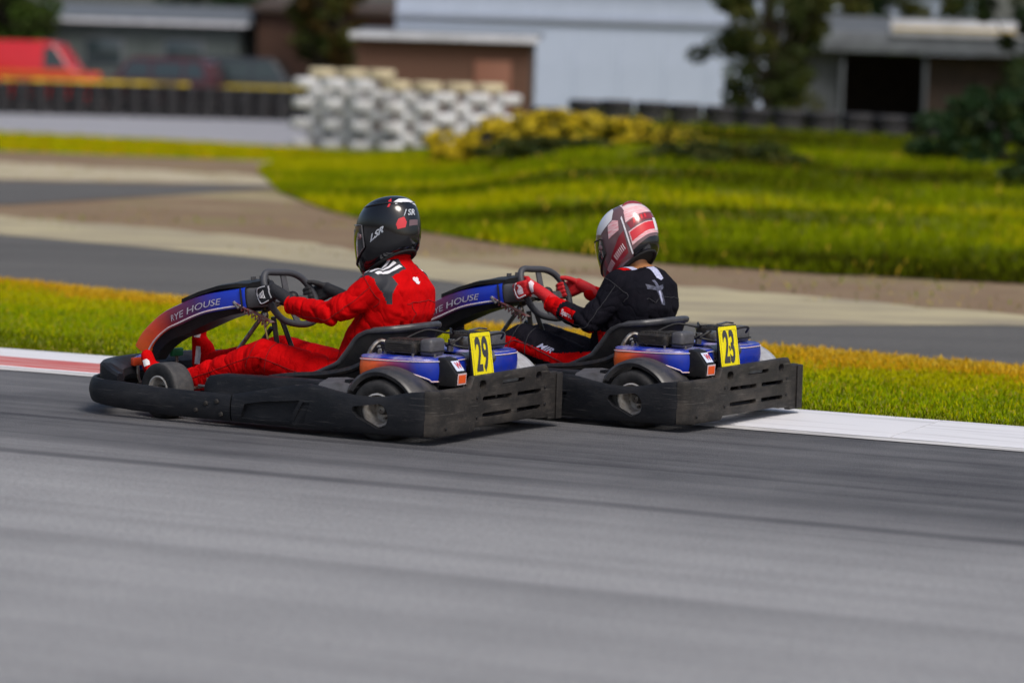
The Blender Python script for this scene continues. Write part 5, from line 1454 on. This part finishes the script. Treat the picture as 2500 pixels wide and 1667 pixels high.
hpatch('decal', h2, HBLK, [(124, 0.1), (170, 0.1), (220, 0.1), (260, 0.1), (260, 1.7), (220, 2.2), (170, 1.9), (128, 1.3)], 0.0015)
MB().tube([helm(6.2 + 0.6 * math.sin(math.pi * k / 20), R(140 + 80 * k / 20), 0.006) for k in range(21)], [0.003 + 0.006 * math.sin(math.pi * k / 20) for k in range(21)], 8).build('spoiler_ridge', HDRD, h2, 60)
rbox('top_vent', helm(7.5, 0.0, 0.004), (0.06, 0.03, 0.014), 0.006, HRED, h2, Matrix.Rotation(R(25), 3, 'Y'))
# ------------------------------------------------------------------ background: barriers, parked vehicles, buildings, trees
def tyre_mesh(name, R_, h, matl):
    prof = [(R_*0.56, -h*0.36), (R_*0.60, -h*0.48), (R_*0.80, -h*0.5), (R_*0.93, -h*0.44), (R_, -h*0.28), (R_, h*0.28), (R_*0.93, h*0.44), (R_*0.80, h*0.5), (R_*0.60, h*0.48), (R_*0.56, h*0.36), (R_*0.62, 0)]
    me = MB().lathe(prof, 14).mesh(name, 40)
    me.transform(Matrix.Rotation(R(90), 4, 'X')); me.materials.append(matl)
    return me
WT = mat('tyre_white_paint', (0.72, 0.73, 0.76), 0.6, col2=(0.50, 0.49, 0.48), scale=5, bump=0.3, bscale=30)
BT = mat('old_tyre', (0.012, 0.012, 0.015), 0.75, col2=(0.026, 0.025, 0.026), scale=6)
t_blk = tyre_mesh('barrier_tyre', 0.31, 0.205, BT); t_wht = tyre_mesh('painted_tyre', 0.31, 0.215, WT); t_yel = tyre_mesh('yellow_tyre', 0.31, 0.205, mat('tyre_cream', (0.62, 0.54, 0.36), 0.6, col2=(0.45, 0.38, 0.24), scale=5))
def barrier(label, stations, rows, me, h, alt=None, rowfn=None, stagger=0.0):
    x0, y0, z0 = stations[0]
    e = empty('tyre_barrier', (x0, y0, z0), 0, label, 'tyre barrier')
    for i, (x, y, z) in enumerate(stations):
        nr = rows if rowfn is None else rowfn(i)
        for k in range(nr):
            o = bpy.data.objects.new('tyre', alt if (alt and k == nr - 1) else me); C.objects.link(o); o.parent = e
            o.location = (x - x0 + random.uniform(-0.025, 0.025) + (stagger if k % 2 else 0), y - y0 + random.uniform(-0.03, 0.03), z - z0 + h * (k + 0.5))
            o.rotation_euler = (0, 0, random.uniform(0, 6.28))
    return e
# black wall of tyres along the far edge of the paddock, yellow belt on top
stn = [(-20.2 + 0.585 * i, 102.2 + 0.18 * i, -0.012) for i in range(24)]
bl = barrier('long low black tyre wall at the upper left, in front of the parked vehicles', stn, 5, t_blk, 0.207)
belt = MB()
pts = [(x - stn[0][0], y - stn[0][1] - 0.10, 1.05) for x, y, z in stn[6:17]]
belt.loft([[(p[0], p[1] - 0.18, p[2] + 0.0), (p[0], p[1] - 0.18, p[2] + 0.10), (p[0], p[1] + 0.2, p[2] + 0.10), (p[0], p[1] + 0.2, p[2] + 0.0)] for p in pts])
belt.build('yellow_belt', mat('belt_yellow', (0.62, 0.46, 0.01), 0.5, col2=(0.12, 0.10, 0.03), scale=1.2, lo=0.45, hi=0.6), bl)
# white painted stacks at the corner
stn = [(-4.55 + 0.66 * i, 68.5 - 0.75 * i if i < 4 else 66.1 + 0.25 * (i - 4), 0.0) for i in range(7)]
barrier('tall white-painted tyre stacks at the end of the black wall', stn, 7, t_wht, 0.216, t_yel, lambda i: 8 if i < 3 else 7, 0.33)
# black double row along the crest of the bank
stn = []
for i in range(40):
    x = -0.7 + 0.63 * i
    stn.append((x, 59.6 - 0.04 * i, float(bank_h(x, 60.0)) - 0.02))
barrier('low black tyre barrier running along the crest of the grass bank', stn, 2, t_blk, 0.215)

# ---- vehicles
GLASS = mat('window_glass', (0.03, 0.045, 0.05), 0.08, coat=0.5)
def paint(name, c): return mat(name, c, 0.25, coat=0.6, col2=tuple(q * 0.92 for q in c), scale=3)
CHROME = mat('chrome', (0.5, 0.5, 0.5), 0.2, 0.9); TAIL = mat('tail_light', (0.45, 0.01, 0.01), 0.2); HEADL = mat('head_light', (0.7, 0.7, 0.72), 0.15)
def vehicle(name, label, cat, loc, rz, L, W, H, prof, win, matl, stripe=None):
    """prof: side outline [(x 0..1, z 0..1)] ; win: list of side-window quads in the same units; nose at +x"""
    e = empty(name, loc, rz, label, cat, 'vehicles parked behind the tyre wall')
    rings = []
    for y, k in ((-0.5, 0.90), (-0.485, 1.0), (0.485, 1.0), (0.5, 0.90)):
        ring = []
        for x, z in prof:
            tum = 1.0 - 0.16 * max(0, z - 0.5) * 2 * (1 if H < 2.0 else 0.5)
            ring.append(((x - 0.5) * L * (0.985 if k < 1 else 1), y * W * tum, z * H))
        rings.append(ring)
    new_obj('body', bevelled(MB().loft(rings), 0.03, 2), e, matl)
    for s in (-1, 1):
        for q in win:
            zs = [p[1] for p in q]; f = lambda z: (1.0 - 0.16 * max(0, z - 0.5) * 2 * (1 if H < 2.0 else 0.5))
            out = [((x - 0.5) * L, s * (0.5 * W * f(z) + 0.006), z * H) for x, z in q]; inn = [((x - 0.5) * L, s * (0.5 * W * f(z) - 0.03), z * H) for x, z in q]
            MB().loft([inn, out]).build('window', GLASS, e, 0)
        if stripe:
            m_, z0, z1 = stripe
            MB().loft([[((x - 0.5) * L, s * (0.5 * W + o), z * H) for x, z in ((0.04, z0), (0.96, z0), (0.96, z1), (0.04, z1))] for o in (-0.02, 0.008)]).build('stripe', m_, e, 0)
        for x in (0.19, 0.80):
            w = MB().lathe([(0.19, -0.10), (0.30, -0.11), (0.325, -0.06), (0.325, 0.06), (0.30, 0.11), (0.19, 0.10)], 18, Matrix.Translation(((x - 0.5) * L, s * (W / 2 - 0.09), 0.325)))
            wo = w.build('wheel', RUBBER, e)
            MB().lathe([(0.01, s*0.10), (0.19, s*0.09), (0.19, s*0.0), (0.01, 0.0)], 14, Matrix.Translation(((x - 0.5) * L, s * (W / 2 - 0.09), 0.325))).build('hubcap', ALLOY, wo)
        rbox('headlight', (L * 0.482, s * W * 0.36, H * 0.42 if H < 2 else 0.85), (0.08, 0.3, 0.14), 0.02, HEADL, e)
        rbox('tail_light', (-L * 0.485, s * W * 0.40, H * 0.5 if H < 2 else 0.95), (0.06, 0.16, 0.3), 0.02, TAIL, e)
    return e
van = [(0.0, 0.16), (0.0, 0.92), (0.02, 0.99), (0.70, 1.0), (0.755, 0.97), (0.86, 0.62), (0.985, 0.50), (1.0, 0.30), (0.99, 0.15)]
vanw = [[(0.70, 0.62), (0.845, 0.62), (0.765, 0.92), (0.70, 0.92)]]
car = [(0.0, 0.20), (0.0, 0.58), (0.03, 0.66), (0.10, 0.72), (0.20, 0.97), (0.28, 1.0), (0.48, 1.0), (0.54, 0.97), (0.68, 0.66), (0.94, 0.56), (1.0, 0.44), (1.0, 0.20)]
carw = [[(0.155, 0.68), (0.38, 0.67), (0.38, 0.93), (0.23, 0.93)], [(0.40, 0.67), (0.63, 0.66), (0.53, 0.93), (0.40, 0.93)]]
suv = [(0.0, 0.20), (0.0, 0.60), (0.04, 0.92), (0.10, 1.0), (0.60, 1.0), (0.66, 0.96), (0.76, 0.64), (0.96, 0.57), (1.0, 0.45), (1.0, 0.20)]
suvw = [[(0.06, 0.64), (0.22, 0.64), (0.22, 0.93), (0.10, 0.93)], [(0.24, 0.64), (0.47, 0.64), (0.47, 0.93), (0.24, 0.93)], [(0.49, 0.64), (0.72, 0.64), (0.64, 0.93), (0.49, 0.93)]]
OSTR = mat('orange_band', (0.60, 0.12, 0.02), 0.3); WSTR = mat('white_band', (0.7, 0.68, 0.68), 0.3)
vehicle('parked_van', 'tall red van parked behind the tyre wall at the far left edge', 'van', (-17.2, 109.6, 0), R(-6), 5.8, 2.0, 2.38, van, vanw, paint('van_red', (0.60, 0.010, 0.015)), (OSTR, 0.52, 0.58))
vehicle('parked_car', 'dark maroon estate car parked next to the red van', 'car', (-12.6, 110.6, 0), R(170), 4.6, 1.8, 1.95, suv, suvw, paint('car_maroon', (0.06, 0.008, 0.012)))
vehicle('parked_car', 'black off-roader with bluish windows, in the middle of the parked row', 'car', (-9.2, 112.4, 0), R(-5), 4.5, 1.85, 2.05, suv, suvw, paint('car_black', (0.016, 0.018, 0.022)), (mat('yellow_band', (0.50, 0.38, 0.02), 0.3), 0.47, 0.53))
vehicle('parked_car', 'dark teal car parked nearest the white tyre stacks', 'car', (-5.6, 112.0, 0), R(174), 4.3, 1.75, 1.75, car, carw, paint('car_teal', (0.02, 0.05, 0.055)))

# ---- buildings
GREENW = mat('sage_cladding', (0.085, 0.105, 0.10), 0.6, col2=(0.06, 0.075, 0.07), scale=2.5)
WHITEW = mat('shed_white', (0.47, 0.54, 0.68), 0.55, col2=(0.43, 0.50, 0.63), scale=1.2)
BROWNW = mat('brown_boards', (0.15, 0.07, 0.042), 0.8, col2=(0.09, 0.048, 0.032), scale=5, stretch=(1, 1, 0.3))
FASC = mat('white_fascia', (0.68, 0.69, 0.74), 0.5, col2=(0.52, 0.53, 0.56), scale=2)
DWOOD = mat('dark_boards', (0.045, 0.030, 0.022), 0.8, col2=(0.07, 0.045, 0.03), scale=4)
GREYR = mat('grey_roof', (0.12, 0.135, 0.15), 0.6, col2=(0.09, 0.10, 0.115), scale=2)
BRICK = mat('brick_wall', (0.085, 0.040, 0.024), 0.85, col2=(0.055, 0.028, 0.018), scale=6)

# sage green prefab behind the vehicles
sg = empty('paddock_building', (-21.2, 122, 0), R(-4), 'long sage green prefab building behind the parked vehicles', 'building')
MB().box((0, 0, 1.62), (22, 6, 3.24)).build('wall', GREENW, sg, 0)
rf = MB().loft([[(x, -3.35, 3.24), (x, -3.35, 3.36), (x, 0, 3.95), (x, 3.35, 3.36), (x, 3.35, 3.24)] for x in (-11.4, 11.4)]).build('roof', GREYR, sg, 0)
for i in range(7):
    w = rbox('window', (-9 + 3.0 * i, -3.0, 2.1), (1.5, 0.12, 1.05), 0.02, GREYR, sg)
    rbox('pane', (-9 + 3.0 * i, -3.07, 2.1), (1.3, 0.03, 0.88), 0.005, GLASS, w)
me_p = MB().box((0, 0, 0), (0.05, 0.05, 3.2)).mesh('cladding_batten', 0); me_p.materials.append(mat('sage_batten', (0.07, 0.088, 0.083), 0.6))
for i in range(22):
    o = bpy.data.objects.new('cladding_batten', me_p); C.objects.link(o); o.parent = sg; o.location = (-10.5 + i, -3.03, 1.62)
MB().box((0, -3.42, 3.26), (22.8, 0.10, 0.14)).build('gutter', FASC, sg, 0)

# brown timber hut with a white fascia
hut = empty('timber_hut', (-1.72, 72.0, 0), R(-3), 'brown timber hut with a white roof edge beside the white tyre stacks', 'hut')
me_b = MB().box((0, 0, 0), (0.142, 0.03, 2.44)).mesh('board', 0); me_b.materials.append(BROWNW)
MB().box((0, 1.22, 1.22), (3.86, 2.4, 2.42)).build('wall', DWOOD, hut, 0)
for i in range(26):
    o = bpy.data.objects.new('board', me_b); C.objects.link(o); o.parent = hut; o.location = (-1.86 + 0.149 * i, 0.0 + 0.004 * (i % 3), 1.23)
MB().loft([[(-2.1, -0.25, z) , (2.1, -0.25, z - 0.02), (2.1, 2.6, z + 0.16), (-2.1, 2.6, z + 0.18)] for z in (2.46, 2.53)]).build('roof', GREYR, hut, 0)
rbox('fascia', (0, -0.28, 2.49), (4.24, 0.05, 0.15), 0.01, FASC, hut)
d_ = rbox('door', (1.10, -0.03, 1.02), (0.82, 0.06, 1.98), 0.01, mat('door_rust', (0.24, 0.10, 0.06), 0.7), hut); rbox('handle', (0.80, -0.08, 1.0), (0.04, 0.05, 0.14), 0.01, CHROME, d_)
# dark brick store rising behind the hut
bs = empty('brick_store', (-5.6, 119, 0), R(-3), 'dark brown brick store behind the hut, partly hidden by vehicles', 'building')
MB().box((0, 2.5, 1.9), (8.4, 5, 3.8)).build('wall', BRICK, bs, 0)
MB().loft([[(-4.5, -0.35, z), (4.5, -0.35, z), (4.5, 5.3, z + 0.5), (-4.5, 5.3, z + 0.5)] for z in (3.8, 3.95)]).build('roof', DWOOD, bs, 0)
bw = rbox('window', (-1.4, -0.02, 2.35), (1.3, 0.12, 0.8), 0.02, DWOOD, bs); rbox('pane', (-1.4, -0.09, 2.35), (1.15, 0.03, 0.66), 0.005, GLASS, bw)

# big white metal shed
sh = empty('metal_shed', (4.4, 86, 0), R(-2), 'large pale blue-white metal shed with a long gutter line', 'building')
MB().box((0, 6, 2.2), (15.6, 12, 4.4)).build('wall', WHITEW, sh, 0)
me_s = MB().loft([[(-0.60, 0.0, z), (-0.56, -0.018, z), (0.56, -0.018, z), (0.60, 0.0, z)] for z in (0.05, 3.10)], cap=True).mesh('wall_panel', 0); me_s.materials.append(WHITEW)
me_s2 = MB().loft([[(-0.60, 0.0, z), (-0.56, -0.018, z), (0.56, -0.018, z), (0.60, 0.0, z)] for z in (3.30, 4.36)], cap=True).mesh('wall_panel', 0); me_s2.materials.append(WHITEW)
for i in range(13):
    for mm in (me_s, me_s2):
        o = bpy.data.objects.new('wall_panel', mm); C.objects.link(o); o.parent = sh; o.location = (-7.2 + 1.2 * i, -0.004, 0)
rbox('gutter', (0, -0.07, 3.20), (15.7, 0.12, 0.10), 0.02, mat('gutter_grey', (0.30, 0.33, 0.39), 0.5), sh)
MB().loft([[(-8.1, -0.4, z), (8.1, -0.4, z), (8.1, 12.4, z + 1.2), (-8.1, 12.4, z + 1.2)] for z in (4.4, 4.5)]).build('roof', GREYR, sh, 0)

# open fronted pit garage at the right
pg = empty('pit_garage', (8.35, 70.0, 0), R(-3), 'open-fronted garage with a pale roof edge and a black doorway at the upper right', 'building')
for x, y, dx, dy in ((-2.72, 2.0, 0.12, 4.0), (3.6, 2.0, 0.12, 4.0), (0.4, 4.0, 6.4, 0.12)):
    MB().box((x, y, 1.22), (dx, dy, 2.44)).build('wall', DWOOD, pg, 0)
MB().box((-2.05, 0.02, 1.22), (1.25, 0.10, 2.42)).build('wall', GREYR, pg, 0); MB().box((2.0, 0.02, 1.22), (3.1, 0.10, 2.42)).build('wall', DWOOD, pg, 0)
MB().loft([[(-3.0, -0.5, z), (4.0, -0.5, z), (4.0, 4.4, z + 0.75), (-3.0, 4.4, z + 0.75)] for z in (2.46, 2.56)]).build('roof', GREYR, pg, 0)
rbox('fascia', (0.5, -0.56, 2.66), (7.2, 0.08, 0.46), 0.015, mat('fascia_grey', (0.17, 0.19, 0.21), 0.5, col2=(0.12, 0.13, 0.15), scale=2), pg)
sb = rbox('sign_board', (1.3, -0.64, 2.98), (3.3, 0.06, 0.34), 0.01, FASC, pg); rbox('yellow_line', (1.3, -0.68, 2.96), (3.2, 0.02, 0.05), 0.004, mat('sign_yellow', (0.55, 0.38, 0.05), 0.5), sb)
MB().tube([(-1.35, -0.4, 0), (-1.35, -0.4, 2.45)], 0.05, 8).build('post', GREYR, pg); MB().tube([(0.45, -0.4, 0), (0.45, -0.4, 2.45)], 0.05, 8).build('post', GREYR, pg)

# ---- vegetation
L1 = mat('leaf_dark', (0.030, 0.045, 0.006), 0.6, spec=0.2); L2 = mat('leaf_olive', (0.060, 0.062, 0.008), 0.6, spec=0.2); L3 = mat('leaf_green', (0.045, 0.085, 0.008), 0.6, spec=0.2); L4 = mat('leaf_deep', (0.014, 0.040, 0.010), 0.6, spec=0.2)
L5 = mat('leaf_brown', (0.075, 0.045, 0.012), 0.7, spec=0.1)
BARK = mat('bark', (0.05, 0.038, 0.025), 0.9, col2=(0.085, 0.065, 0.045), scale=12, bump=0.6, bscale=25)
YB = mat('gorse_yellow', (0.66, 0.50, 0.005), 0.6)
def leaf_cloud(name, clumps, per, size, mats, parent):
    vs_ = []; mi = []
    for c, r in clumps:
        d = rng.normal(0, 1, (per, 3)); d /= np.linalg.norm(d, axis=1)[:, None]
        p = np.array(c) + d * np.array(r) * (rng.uniform(0.25, 1.0, per) ** 0.45)[:, None]
        a = rng.normal(0, 1, (per, 3)); a /= np.linalg.norm(a, axis=1)[:, None]
        b_ = np.cross(a, rng.normal(0, 1, (per, 3))); b_ /= np.linalg.norm(b_, axis=1)[:, None]
        s_ = size * rng.uniform(0.6, 1.3, per)[:, None]
        V = np.stack([p - a * s_, p + b_ * s_ * 0.5, p + a * s_, p - b_ * s_ * 0.5], 1)
        vs_.append(V.reshape(-1, 3)); mi.append(np.full(per, rng.integers(0, len(mats))) if len(mats) > 1 else np.zeros(per, int))
        fl = rng.uniform(0, 1, per) < 0.3
        mi[-1] = np.where(fl, rng.integers(0, len(mats), per), mi[-1])
    V = np.concatenate(vs_); n = len(V) // 4; mi = np.concatenate(mi)
    me = bpy.data.meshes.new(name)
    me.vertices.add(len(V)); me.vertices.foreach_set('co', V.reshape(-1))
    me.loops.add(n * 4); me.loops.foreach_set('vertex_index', np.arange(n * 4, dtype=np.int32))
    me.polygons.add(n); me.polygons.foreach_set('loop_start', (np.arange(n) * 4).astype(np.int32)); me.polygons.foreach_set('loop_total', np.full(n, 4, dtype=np.int32))
    me.update(calc_edges=True)
    for m_ in mats: me.materials.append(m_)
    me.polygons.foreach_set('material_index', mi.astype(np.int32))
    return new_obj(name, me, parent)
def tree(name, label, loc, h, spread, base, mats, n=90, per=160, size=0.07, group=None):
    e = empty(name, loc, 0, label, 'tree', group)
    tk = MB(); tk.tube(catmull([(0, 0, 0), (0.06, 0.02, h * 0.25), (-0.04, 0.05, h * 0.5), (0.05, 0, h * 0.85)], 4), [0.20 * h / 6 * (1 - 0.07 * k) for k in range(13)], 9)
    cl = []
    for i in range(n):
        a = rng.uniform(0, 6.28); f = rng.uniform(0, 1)
        env = spread * (0.35 + 0.75 * math.sin(math.pi * min(1, f * 0.8 + 0.15))) * (0.75 + 0.5 * noise.noise(Vector((math.cos(a) * 1.5, math.sin(a) * 1.5, f * 3 + loc[0]))))
        rr = env * rng.uniform(0.25, 1.0) ** 0.5
        c = (rr * math.cos(a), rr * math.sin(a), base + (h - base) * f - 0.12 * rr); r = rng.uniform(0.10, 0.26) * spread
        cl.append((c, (r, r, r * 0.75)))
        if i % 4 == 0: tk.tube([(0, 0, base * 0.8 + (c[2] - base) * 0.4), (c[0] * 0.5, c[1] * 0.5, (c[2] + base) / 2), c], [0.06 * h / 6, 0.035 * h / 6, 0.01], 6)
    tk.build('trunk', BARK, e); leaf_cloud('crown', cl, per, size, mats, e)
    return e
tree('garden_tree', 'dark olive tree hanging over the left end of the garage', (5.15, 66.5, 0.6), 5.6, 1.7, 0.35, [L1, L2, L1, L1], 170, 190, 0.06)
tree('garden_tree', 'dark tree at the top right corner beside the garage', (10.9, 66.0, 0.4), 5.5, 1.5, 0.8, [L1, L1, L4], 110, 170, 0.07)
tree('garden_tree', 'dark leafy tree rising behind the garage roof', (7.9, 77.0, 0.2), 6.5, 2.6, 2.2, [L1, L4, L2], 120, 160, 0.09)
for i, (x, y, h) in enumerate(((-19, 116, 6.5), (-12, 132, 9.5), (-7.2, 116.0, 6.5))):
    tree('tall_tree', ['leafy dark green tree behind the red van', 'dense dark tree behind the sage green building', 'brownish tree standing in front of the brick store'][i], (x, y, 0), h, [2.4, 3.4, 1.7][i], [2.5, 1.8, 2.0][i], [[L1, L3], [L1, L4], [L2, L1, L5]][i], 100, 150, 0.14, 'trees behind the paddock')
def shrub(label, loc, r, h, mats, n=60, per=120, size=0.045, bloom=None, name='shrub', cat='shrub'):
    e = empty(name, loc, 0, label, cat)
    cl = []
    for i in range(n):
        a = rng.uniform(0, 6.28); q = math.sqrt(rng.uniform(0, 1)); f = rng.uniform(0.05, 1) ** 1.2
        k = 1.0 - 0.75 * f * (0.6 + 0.5 * noise.noise(Vector((a * 1.3, f * 2, loc[0] * 3))))
        cl.append(((r * q * math.cos(a) * k * 1.15, r * 0.8 * q * math.sin(a) * k, h * f), (r * rng.uniform(0.07, 0.17), r * rng.uniform(0.07, 0.17), h * rng.uniform(0.06, 0.18))))
    tk = MB()
    for i in range(9): tk.tube([(0, 0, 0), (cl[i][0][0] * 0.5, cl[i][0][1] * 0.5, cl[i][0][2] * 0.6), cl[i][0]], [0.025, 0.016, 0.006], 5)
    tk.build('stems', BARK, e); leaf_cloud('foliage', cl, per, size, mats, e)
    if bloom: leaf_cloud('blossom', [((c[0], c[1] - 0.03, c[2] + 0.03), r_) for c, r_ in cl if c[2] > h * 0.18], bloom, 0.030, [YB], e)
    return e
gl = ['yellow-flowering gorse bush touching the white tyre stacks', 'yellow gorse bush second from the white tyre stacks', 'broad yellow gorse bush in the middle of the row', 'gorse bush with thinner yellow flowers, right of the broad one', 'last and greenest gorse bush at the right end of the row']
for i, (x, y, r, h, bl_) in enumerate(((-0.95, 53.0, 0.75, 0.55, 120), (-0.10, 52.2, 0.75, 0.62, 140), (0.75, 51.4, 0.9, 0.55, 130), (1.65, 50.4, 0.75, 0.45, 60), (2.45, 49.6, 0.7, 0.42, 15))):
    shrub(gl[i], (x, y, float(bank_h(x, y)) - 0.08), r, h, [L2, L3, L2], 70, 70, 0.035, bl_, 'gorse_bush')
sl_ = ['deep green bush at the right edge of the bank', 'low dark bush at the right edge, nearest the track', 'tall dark shrub in front of the garage at the far right', 'low dark scrub on the bank just under the gorse', 'olive scrub patch on the bank above the black-suited driver']
for i, (x, y, r, h) in enumerate(((7.6, 50.0, 1.5, 1.15), (7.6, 42.0, 1.4, 0.60), (9.8, 57.0, 1.6, 1.5), (0.6, 48.8, 1.3, 0.26), (3.0, 46.5, 1.3, 0.30))):
    shrub(sl_[i], (x, y, float(bank_h(x, y)) - 0.06), r, h, [L4, L4, L1] if i < 3 else [L2, L1, L1], 80, 130, 0.05)
